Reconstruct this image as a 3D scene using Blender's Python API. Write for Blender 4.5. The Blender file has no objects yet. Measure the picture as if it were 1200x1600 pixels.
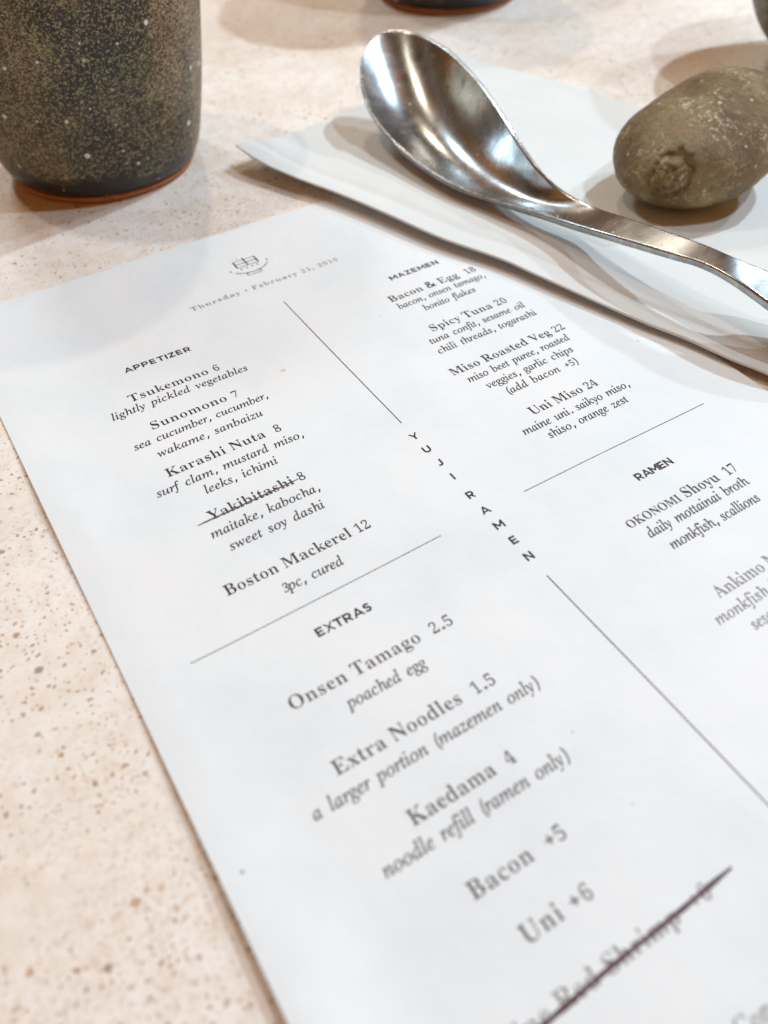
import bpy, bmesh, math, random
from mathutils import Vector, Matrix, noise
from mathutils.geometry import tessellate_polygon

S = 0.001                       # everything below is laid out in millimetres, x to the right and y up the menu sheet
C = bpy.context.scene.collection
sc = bpy.context.scene
random.seed(4)

# ------------------------------------------------------------------ camera
CAM = Vector((-0.106, -312.42, 181.46))
cam = bpy.data.cameras.new("camera")
cam.sensor_fit = 'VERTICAL'
cam.sensor_height = 36.0
cam.lens = 36.0 * 1322.77 / 1600.0
cam.clip_start = 0.01
cam.clip_end = 20.0
co = bpy.data.objects.new("camera", cam)
C.objects.link(co)
R = Matrix(((0.84985, 0.40239, -0.34035), (-0.52655, 0.62102, -0.58059), (-0.02226, 0.67262, 0.73965)))
m4 = R.to_4x4()
m4.translation = CAM * S
co.matrix_world = m4
cam.dof.use_dof = True
cam.dof.focus_distance = 0.272
cam.dof.aperture_fstop = 8.5
sc.camera = co

# ------------------------------------------------------------------ world: the dim warm room
w = bpy.data.worlds.new("World")
sc.world = w
w.use_nodes = True
nt = w.node_tree
bg = nt.nodes['Background']
tc = nt.nodes.new('ShaderNodeTexCoord')
nz = nt.nodes.new('ShaderNodeTexNoise')
nz.inputs['Scale'].default_value = 2.6
nz.inputs['Detail'].default_value = 2.0
nt.links.new(tc.outputs['Generated'], nz.inputs['Vector'])
rp = nt.nodes.new('ShaderNodeValToRGB')
rp.color_ramp.elements[0].position = 0.36
rp.color_ramp.elements[0].color = (0.060, 0.026, 0.011, 1)
rp.color_ramp.elements[1].position = 0.66
rp.color_ramp.elements[1].color = (0.92, 0.35, 0.095, 1)
nt.links.new(nz.outputs['Fac'], rp.inputs['Fac'])
nt.links.new(rp.outputs['Color'], bg.inputs['Color'])
bg.inputs['Strength'].default_value = 0.74

# ------------------------------------------------------------------ the ceiling spots over the counter, plus one added soft source
def lamp(name, d, dist, size, power, col, t=(0.16, -0.36, 0)):
    l = bpy.data.lights.new(name, 'AREA')
    l.shape = 'DISK'
    l.size = size
    l.energy = power
    l.color = col
    o = bpy.data.objects.new(name, l)
    C.objects.link(o)
    d = Vector(d).normalized()
    t = Vector(t)
    o.location = t + d * dist
    o.rotation_euler = (-d).to_track_quat('-Z', 'Y').to_euler()
lamp("spot_or_added_source", (-0.26, 0.29, 0.92), 1.5, 0.050, 3.8, (1.0, 0.86, 0.68), (0.22, -0.03, 0))
lamp("spot_or_added_source", (0.25, 0.56, 0.79), 1.5, 0.055, 3.8, (1.0, 0.86, 0.68), (0.22, -0.03, 0))
lamp("spot_or_added_source", (-0.10, 0.74, 0.66), 1.6, 0.26, 6.0, (0.78, 0.93, 1.0), (0.22, -0.03, 0))  # broad cool source added for the spoon bowl's central highlight
lamp("spot_or_added_source", (0.60, 0.26, 0.75), 1.5, 0.040, 12.5, (0.70, 0.87, 1.0))
lamp("spot_or_added_source", (0.80, 0.20, 0.60), 1.5, 0.040, 5.6, (0.70, 0.87, 1.0))
lamp("spot_or_added_source", (0.36, -0.12, 0.92), 1.5, 0.040, 7.8, (0.72, 0.88, 1.0))

sc.view_settings.view_transform = 'Standard'
sc.view_settings.look = 'None'
sc.view_settings.exposure = -0.10
sc.view_settings.gamma = 1.0

# ------------------------------------------------------------------ helpers
def obj(name, me, mat=None, parent=None, **props):
    o = bpy.data.objects.new(name, me)
    C.objects.link(o)
    if mat is not None and me is not None and not me.materials:
        me.materials.append(mat)
    if parent is not None:
        o.parent = parent
    for k, v in props.items():
        o[k] = v
    return o

def empty(name, loc, label, cat, group=None):
    o = bpy.data.objects.new(name, None)
    o.empty_display_size = 0.01
    C.objects.link(o)
    o.location = loc
    o['label'] = label
    o['category'] = cat
    if group:
        o['group'] = group
    return o

def mesh(name, verts, faces, smooth=True, origin=(0, 0, 0)):
    me = bpy.data.meshes.new(name)
    ox, oy, oz = origin
    me.from_pydata([((x - ox) * S, (y - oy) * S, (z - oz) * S) for x, y, z in verts], [], faces)
    me.update()
    if smooth:
        me.polygons.foreach_set('use_smooth', [True] * len(me.polygons))
    return me

def smooth(a, b, x):
    t = min(1.0, max(0.0, (x - a) / (b - a)))
    return t * t * (3 - 2 * t)

def lerp(a, b, t):
    return a + (b - a) * t

class N:
    """small node-tree writer"""
    def __init__(self, name, flat=False):
        self.flat = flat
        self.m = bpy.data.materials.new(name)
        self.m.use_nodes = True
        self.t = self.m.node_tree
        self.b = self.t.nodes['Principled BSDF']
        self.tc = self.t.nodes.new('ShaderNodeTexCoord')
    def set(self, **k):
        for a, v in k.items():
            self.b.inputs[a.replace('_', ' ')].default_value = v
    def add(self, typ, **k):
        n = self.t.nodes.new(typ)
        for a, v in k.items():
            setattr(n, a, v)
        return n
    def link(self, a, b):
        self.t.links.new(a, b)
    def co(self, scale=(1, 1, 1), rot=(0, 0, 0)):
        mp = self.add('ShaderNodeMapping')
        mp.inputs['Scale'].default_value = scale
        mp.inputs['Rotation'].default_value = rot
        self.link(self.tc.outputs['Object'], mp.inputs['Vector'])
        return mp.outputs['Vector']
    def noise(self, scale, detail=3, rough=0.5, vec=None, dist=0.0):
        n = self.add('ShaderNodeTexNoise')
        n.inputs['Scale'].default_value = scale
        n.inputs['Detail'].default_value = detail
        n.inputs['Roughness'].default_value = rough
        n.inputs['Distortion'].default_value = dist
        self.link(vec if vec is not None else self.tc.outputs['Object'], n.inputs['Vector'])
        return n.outputs['Fac']
    def voro(self, scale, vec=None, rnd=1.0):
        n = self.add('ShaderNodeTexVoronoi', voronoi_dimensions='2D' if self.flat else '3D')
        n.inputs['Scale'].default_value = scale
        n.inputs['Randomness'].default_value = rnd
        self.link(vec if vec is not None else self.tc.outputs['Object'], n.inputs['Vector'])
        return n
    def ramp(self, fac, stops, interp='LINEAR'):
        r = self.add('ShaderNodeValToRGB')
        r.color_ramp.interpolation = interp
        e = r.color_ramp.elements
        while len(e) < len(stops):
            e.new(0.5)
        for i, (p, c) in enumerate(stops):
            e[i].position = p
            e[i].color = (c, c, c, 1) if not isinstance(c, tuple) else (c[0], c[1], c[2], 1)
        self.link(fac, r.inputs['Fac'])
        return r.outputs['Color']
    def mix(self, fac, a, b, mode='MIX'):
        n = self.add('ShaderNodeMix', data_type='RGBA', blend_type=mode)
        for s, v in ((n.inputs[0], fac), (n.inputs[6], a), (n.inputs[7], b)):
            if isinstance(v, (int, float)):
                s.default_value = v if s == n.inputs[0] else (v, v, v, 1)
            elif isinstance(v, tuple):
                s.default_value = (v[0], v[1], v[2], 1)
            else:
                self.link(v, s)
        return n.outputs[2]
    def math(self, op, a, b=0.0, clamp=False):
        n = self.add('ShaderNodeMath', operation=op, use_clamp=clamp)
        for s, v in ((n.inputs[0], a), (n.inputs[1], b)):
            if isinstance(v, (int, float)):
                s.default_value = v
            else:
                self.link(v, s)
        return n.outputs[0]
    def color(self, c):
        self.link(c, self.b.inputs['Base Color'])
    def rough(self, r):
        self.link(r, self.b.inputs['Roughness'])
    def bump(self, h, strength, dist):
        n = self.add('ShaderNodeBump')
        n.inputs['Strength'].default_value = strength
        n.inputs['Distance'].default_value = dist
        self.link(h, n.inputs['Height'])
        self.link(n.outputs['Normal'], self.b.inputs['Normal'])
    def speck(self, scale, amount, r0, r1, vec=None):
        """round dots: only a fraction of the cells carry one, each with its own radius"""
        v = self.voro(scale, vec)
        sep = self.add('ShaderNodeSeparateColor')
        self.link(v.outputs['Color'], sep.inputs[0])
        on = self.math('LESS_THAN', sep.outputs[0], amount)
        rad = self.math('ADD', self.math('MULTIPLY', self.math('POWER', sep.outputs[1], 2.0), r1 - r0), r0)
        d = self.math('DIVIDE', v.outputs['Distance'], rad)
        s = self.math('SUBTRACT', 1.35, d, True)
        s = self.math('MULTIPLY', s, 2.2, True)
        return self.math('MULTIPLY', s, on), sep.outputs[2]

# ------------------------------------------------------------------ materials
def mat_table():
    n = N("speckled_plaster", True)
    warp = n.add('ShaderNodeTexNoise')
    warp.inputs['Scale'].default_value = 650
    n.link(n.tc.outputs['Object'], warp.inputs['Vector'])
    wv = n.add('ShaderNodeVectorMath', operation='MULTIPLY_ADD')
    n.link(warp.outputs['Color'], wv.inputs[0])
    wv.inputs[1].default_value = (0.0019, 0.0019, 0)
    n.link(n.tc.outputs['Object'], wv.inputs[2])
    vec = wv.outputs[0]
    base = n.ramp(n.noise(22, 4, 0.55), [(0.3, (0.70, 0.65, 0.58)), (0.5, (0.775, 0.75, 0.705)), (0.72, (0.82, 0.805, 0.775))])
    mott = n.ramp(n.noise(160, 4, 0.6), [(0.42, 0.0), (0.66, 1.0)])
    base = n.mix(n.math('MULTIPLY', mott, 0.34), base, (0.64, 0.51, 0.37))
    grn = n.ramp(n.noise(620, 5, 0.75, None, 0.5), [(0.52, 0.0), (0.66, 1.0)])
    dens = n.ramp(n.noise(14, 3, 0.6), [(0.38, 0.15), (0.62, 1.0)])
    base = n.mix(n.math('MULTIPLY', n.math('MULTIPLY', grn, dens), 0.70), base, (0.40, 0.245, 0.125))
    clus = n.ramp(n.noise(34, 3, 0.6), [(0.38, 0.15), (0.54, 1.0)])
    for scale, amt, r0, r1, k in ((120, 0.24, 0.03, 0.12, 1.0), (260, 0.34, 0.04, 0.19, 1.0), (560, 0.42, 0.08, 0.27, 0.9)):
        s, h = n.speck(scale, amt, r0, r1, vec)
        s = n.math('MULTIPLY', n.math('MULTIPLY', s, clus), n.math('MULTIPLY', n.math('ADD', n.math('MULTIPLY', h, 0.3), 0.7), k))
        col = n.mix(h, (0.17, 0.080, 0.030), (0.46, 0.29, 0.15))
        base = n.mix(s, base, col)
    n.color(base)
    n.rough(n.ramp(n.noise(90, 3), [(0.3, 0.42), (0.7, 0.62)]))
    n.bump(n.noise(240, 4, 0.6), 0.25, 0.0004)
    return n.m

def mat_paper():
    n = N("white_copy_paper", True)
    c = n.ramp(n.noise(24, 4, 0.6), [(0.34, (0.685, 0.755, 0.79)), (0.5, (0.72, 0.785, 0.815)), (0.66, (0.755, 0.80, 0.82))])
    c = n.mix(n.math('MULTIPLY', n.ramp(n.noise(1800, 3, 0.7), [(0.35, 0.0), (0.75, 1.0)]), 0.10), c, (0.62, 0.64, 0.66))
    s, h = n.speck(60, 0.05, 0.01, 0.03)
    c = n.mix(n.math('MULTIPLY', s, 0.5), c, (0.42, 0.42, 0.42))
    n.color(c)
    n.set(Roughness=0.62, Specular_IOR_Level=0.35)
    n.bump(n.math('ADD', n.noise(60, 4, 0.55), n.math('MULTIPLY', n.noise(1500, 3, 0.6), 0.06)), 0.5, 0.0008)
    return n.m

def mat_ink():
    n = N("printed_ink")
    n.color(n.ramp(n.noise(4200, 2, 0.6), [(0.3, (0.022, 0.011, 0.011)), (0.62, (0.042, 0.022, 0.021)), (0.8, (0.14, 0.10, 0.095))]))
    n.set(Roughness=0.6, Specular_IOR_Level=0.25)
    return n.m

def mat_soft_ink():
    n = N("worn_printed_ink")
    n.color(n.ramp(n.noise(3600, 2, 0.6), [(0.3, (0.06, 0.038, 0.035)), (0.55, (0.10, 0.070, 0.066)), (0.75, (0.30, 0.26, 0.25))]))
    n.set(Roughness=0.6, Specular_IOR_Level=0.25)
    return n.m

def mat_pale_ink():
    n = N("faint_printed_ink")
    n.color(n.ramp(n.noise(2600, 2, 0.6), [(0.38, (0.07, 0.05, 0.05)), (0.62, (0.42, 0.40, 0.40))]))
    n.set(Roughness=0.6, Specular_IOR_Level=0.25)
    return n.m

def mat_pen():
    n = N("maroon_pen_ink")
    n.color(n.ramp(n.noise(900, 2, 0.6), [(0.35, (0.050, 0.012, 0.011)), (0.7, (0.10, 0.028, 0.024))]))
    n.set(Roughness=0.45)
    return n.m

def mat_stain():
    n = N("soy_stain")
    n.color(n.ramp(n.noise(700, 2), [(0.4, (0.62, 0.50, 0.34)), (0.7, (0.75, 0.68, 0.56))]))
    n.set(Roughness=0.5)
    return n.m

def mat_linen():
    n = N("white_napkin_cloth")
    c = n.ramp(n.noise(30, 3, 0.5), [(0.3, (0.63, 0.67, 0.67)), (0.7, (0.68, 0.71, 0.70))])
    n.color(c)
    n.set(Roughness=0.85, Specular_IOR_Level=0.2, Sheen_Weight=0.15)
    wv = n.add('ShaderNodeTexWave', wave_type='BANDS')
    wv.inputs['Scale'].default_value = 420
    wv.inputs['Distortion'].default_value = 1.5
    n.link(n.co((1, 1, 1), (0, 0, 0.3)), wv.inputs['Vector'])
    h = n.math('ADD', n.math('MULTIPLY', wv.outputs['Fac'], 0.12), n.noise(160, 5, 0.6))
    n.bump(h, 0.30, 0.0006)
    return n.m

def mat_steel():
    n = N("worn_stainless_steel")
    big = n.noise(48, 3, 0.55, None, 0.4)
    fine = n.noise(300, 5, 0.7)
    smear = n.noise(150, 4, 0.65, n.co((1.0, 1.6, 1.0), (0, 0, 0.5)), 0.3)
    c = n.ramp(big, [(0.3, (0.26, 0.30, 0.32)), (0.55, (0.43, 0.48, 0.51)), (0.75, (0.60, 0.66, 0.69))])
    c = n.mix(n.math('MULTIPLY', n.ramp(smear, [(0.40, 1.0), (0.58, 0.0)]), 0.40), c, (0.24, 0.23, 0.22))
    c = n.mix(n.math('MULTIPLY', n.ramp(fine, [(0.40, 1.0), (0.52, 0.0)]), 0.30), c, (0.30, 0.27, 0.24))
    s, h = n.speck(480, 0.22, 0.06, 0.18)
    c = n.mix(n.math('MULTIPLY', s, 0.7), c, (0.85, 0.82, 0.78))
    n.color(c)
    n.set(Metallic=1.0)
    n.rough(n.math('ADD', n.ramp(smear, [(0.3, 0.30), (0.7, 0.20)]), n.math('MULTIPLY', s, 0.3)))
    n.bump(n.math('ADD', n.math('MULTIPLY', fine, 0.15), n.math('MULTIPLY', smear, 0.25)), 0.10, 0.0004)
    return n.m

def mat_glaze():
    n = N("speckled_olive_glaze")
    big = n.noise(38, 5, 0.65)
    med = n.noise(150, 4, 0.65)
    sep = n.add('ShaderNodeSeparateXYZ')
    n.link(n.tc.outputs['Object'], sep.inputs[0])
    grain = n.add('ShaderNodeSeparateColor')
    n.link(n.voro(1750).outputs['Color'], grain.inputs[0])
    c = n.ramp(big, [(0.38, (0.010, 0.012, 0.005)), (0.50, (0.055, 0.060, 0.020)), (0.64, (0.20, 0.195, 0.080))])
    # browner fired patches; the broad one down the flank also paints in side light
    flank = n.math('ADD', n.math('MULTIPLY', sep.outputs[0], 17.5), n.math('MULTIPLY', sep.outputs[1], -10.5))
    flank = n.math('ADD', flank, n.math('MULTIPLY', n.math('SUBTRACT', med, 0.5), 0.35))
    c = n.mix(n.ramp(flank, [(0.76, 0.0), (0.90, 0.85)]), c, (0.34, 0.215, 0.125))
    c = n.mix(n.ramp(n.noise(42, 3, 0.55), [(0.52, 0.0), (0.66, 0.7)]), c, (0.15, 0.085, 0.050))
    c = n.mix(n.math('MULTIPLY', n.ramp(med, [(0.52, 0.0), (0.70, 1.0)]), 0.55), c, (0.32, 0.29, 0.19))
    ringz = n.math('ADD', sep.outputs[2], n.math('MULTIPLY', n.math('SUBTRACT', n.noise(40, 2), 0.5), 0.010))
    ring = n.ramp(n.math('MULTIPLY', n.math('ABSOLUTE', n.math('SUBTRACT', ringz, 0.0165)), 1000), [(0.0, 1.0), (1.0, 0.0)])
    c = n.mix(n.math('MULTIPLY', ring, n.ramp(n.noise(60, 3, 0.6), [(0.42, 0.0), (0.60, 0.8)])), c, (0.38, 0.27, 0.18))
    scuff = n.ramp(n.noise(70, 5, 0.75, n.co((1, 1, 5.5))), [(0.60, 0.0), (0.68, 1.0)])
    c = n.mix(n.math('MULTIPLY', scuff, 0.55), c, (0.40, 0.36, 0.25))
    blot = n.ramp(n.noise(30, 4, 0.6, n.co((1.2, 1.2, 0.8), (0, 0, 1.1))), [(0.50, 0.0), (0.62, 1.0)])
    c = n.mix(n.math('MULTIPLY', blot, 0.80), c, (0.012, 0.013, 0.008))
    # shade and dark reflection round the foot, painted into the glaze colour
    pool = n.math('ADD', n.math('MULTIPLY', sep.outputs[2], 42), n.math('MULTIPLY', n.math('SUBTRACT', n.noise(34, 4, 0.65), 0.5), 1.7))  # pool: height mask for the painted foot shade
    foot_shade_f = n.ramp(pool, [(0.42, 1.0), (0.60, 0.0)])
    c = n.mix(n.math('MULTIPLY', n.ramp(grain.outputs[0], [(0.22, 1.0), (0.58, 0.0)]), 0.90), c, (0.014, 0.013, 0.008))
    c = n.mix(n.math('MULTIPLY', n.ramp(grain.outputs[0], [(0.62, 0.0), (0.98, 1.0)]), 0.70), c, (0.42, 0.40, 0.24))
    c = n.mix(n.math('MULTIPLY', foot_shade_f, 0.93), c, (0.010, 0.008, 0.008))
    s, h = n.speck(135, 0.75, 0.05, 0.17)
    sw = n.ramp(n.noise(900, 3, 0.7), [(0.30, 0.35), (0.48, 1.0)])
    c = n.mix(n.math('MULTIPLY', s, sw), c, (0.80, 0.80, 0.76))
    s2, h = n.speck(300, 0.30, 0.06, 0.17)
    c = n.mix(n.math('MULTIPLY', s2, 0.7), c, (0.58, 0.54, 0.42))
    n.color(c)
    n.rough(n.mix(foot_shade_f, n.ramp(med, [(0.3, 0.30), (0.7, 0.55)]), (0.32, 0.32, 0.32)))
    rid = n.noise(12, 3, 0.6, n.co((0.25, 0.25, 14)))
    n.bump(n.math('ADD', n.math('ADD', n.math('MULTIPLY', grain.outputs[0], 0.6), n.math('MULTIPLY', med, 1.5)), n.math('MULTIPLY', rid, 3.0)), 0.45, 0.0006)
    return n.m

def mat_clay():
    n = N("bare_terracotta_clay")
    n.color(n.ramp(n.noise(700, 4, 0.7), [(0.3, (0.24, 0.085, 0.03)), (0.7, (0.56, 0.25, 0.10))]))
    n.set(Roughness=0.85)
    n.bump(n.noise(900, 4, 0.6), 0.4, 0.0005)
    return n.m

def mat_stone():
    n = N("olive_river_stone")
    big = n.noise(38, 4, 0.6)
    med = n.noise(190, 5, 0.7)
    fine = n.noise(620, 8, 0.85)
    c = n.ramp(big, [(0.34, (0.13, 0.090, 0.028)), (0.46, (0.29, 0.240, 0.095)), (0.56, (0.46, 0.42, 0.200)), (0.68, (0.48, 0.31, 0.13))])
    c = n.mix(n.math('MULTIPLY', n.ramp(med, [(0.52, 0.0), (0.68, 1.0)]), 0.6), c, (0.50, 0.40, 0.20))
    c = n.mix(n.math('MULTIPLY', n.ramp(med, [(0.32, 1.0), (0.46, 0.0)]), 0.65), c, (0.060, 0.036, 0.014))
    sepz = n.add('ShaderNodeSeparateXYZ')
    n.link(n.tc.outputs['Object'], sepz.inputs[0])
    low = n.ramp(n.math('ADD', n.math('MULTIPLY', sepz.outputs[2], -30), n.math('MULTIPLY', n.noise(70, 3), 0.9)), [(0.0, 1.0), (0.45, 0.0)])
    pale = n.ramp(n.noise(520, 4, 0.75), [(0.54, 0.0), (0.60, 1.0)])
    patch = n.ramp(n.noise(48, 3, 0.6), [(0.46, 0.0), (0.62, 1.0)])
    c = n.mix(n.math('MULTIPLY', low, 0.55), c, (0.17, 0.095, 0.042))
    c = n.mix(n.math('MULTIPLY', n.math('MULTIPLY', pale, patch), 0.85), c, (0.70, 0.62, 0.46))
    pits = n.ramp(fine, [(0.36, 1.0), (0.43, 0.0)])
    c = n.mix(n.math('MULTIPLY', pits, 0.8), c, (0.035, 0.022, 0.010))
    s, h = n.speck(230, 0.45, 0.05, 0.17)
    c = n.mix(n.math('MULTIPLY', s, 0.8), c, (0.68, 0.62, 0.48))
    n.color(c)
    n.rough(n.ramp(med, [(0.3, 0.42), (0.7, 0.62)]))
    n.bump(n.math('ADD', n.math('MULTIPLY', fine, 1.2), n.math('MULTIPLY', med, 1.8)), 0.9, 0.0010)
    return n.m

M_TABLE, M_PAPER, M_INK, M_PALE, M_PEN, M_STAIN = mat_table(), mat_paper(), mat_ink(), mat_pale_ink(), mat_pen(), mat_stain()
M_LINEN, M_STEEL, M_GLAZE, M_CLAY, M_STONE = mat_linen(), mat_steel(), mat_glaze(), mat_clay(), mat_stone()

M_SOFT = mat_soft_ink()

# ------------------------------------------------------------------ the table top
def build_table():
    x0, x1, y0, y1, t = -900, 1500, -900, 1500, 40
    v = [(x0, y0, 0), (x1, y0, 0), (x1, y1, 0), (x0, y1, 0), (x0, y0, -t), (x1, y0, -t), (x1, y1, -t), (x0, y1, -t)]
    f = [(0, 1, 2, 3), (7, 6, 5, 4), (0, 4, 5, 1), (1, 5, 6, 2), (2, 6, 7, 3), (3, 7, 4, 0)]
    obj("table_top", mesh("table_top", v, f, False), M_TABLE, kind='structure',
        label="cream speckled plaster table top under everything")
build_table()

# ------------------------------------------------------------------ the menu sheet
PW, PH = 215.9, 355.6
def paper_z(u, v):
    """height of the sheet's upper face: it lies almost flat, its left edge curls up a little"""
    e = math.exp(-(max(u, 0) / 13.0) ** 2)
    z = 0.22 + e * (0.35 + 1.3 * math.exp(-((v + 118) / 26.0) ** 2) + 3.4 * smooth(-165, -290, v) + 0.35 * smooth(-30, 0, v))
    e2 = math.exp(-((PW - u) / 14.0) ** 2)
    z += e2 * 0.5
    z += 0.42 * (noise.noise(Vector((u / 38.0, v / 46.0, 0.3))) + 0.7) * min(1.0, max(0.0, u / 8.0))
    return z

menu = empty("printed_menu", (0, 0, 0), "white printed restaurant menu sheet lying flat on the speckled table", "menu")

def build_sheet():
    nx, ny, th = 110, 170, 0.10
    V, F = [], []
    for s in (0, 1):
        for j in range(ny + 1):
            for i in range(nx + 1):
                u, v = PW * i / nx, -PH * j / ny
                V.append((u, v, paper_z(u, v) - s * th))
    def ix(s, i, j):
        return s * (nx + 1) * (ny + 1) + j * (nx + 1) + i
    for j in range(ny):
        for i in range(nx):
            F.append((ix(0, i, j), ix(0, i, j + 1), ix(0, i + 1, j + 1), ix(0, i + 1, j)))
            F.append((ix(1, i, j), ix(1, i + 1, j), ix(1, i + 1, j + 1), ix(1, i, j + 1)))
    for j in range(ny):
        F.append((ix(0, 0, j), ix(1, 0, j), ix(1, 0, j + 1), ix(0, 0, j + 1)))
        F.append((ix(0, nx, j), ix(0, nx, j + 1), ix(1, nx, j + 1), ix(1, nx, j)))
    for i in range(nx):
        F.append((ix(0, i, 0), ix(0, i + 1, 0), ix(1, i + 1, 0), ix(1, i, 0)))
        F.append((ix(0, i, ny), ix(1, i, ny), ix(1, i + 1, ny), ix(0, i + 1, ny)))
    me = mesh("paper_sheet", V, F)
    me.set_sharp_from_angle(angle=math.radians(40))
    obj("paper_sheet", me, M_PAPER, menu)
build_sheet()

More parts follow.
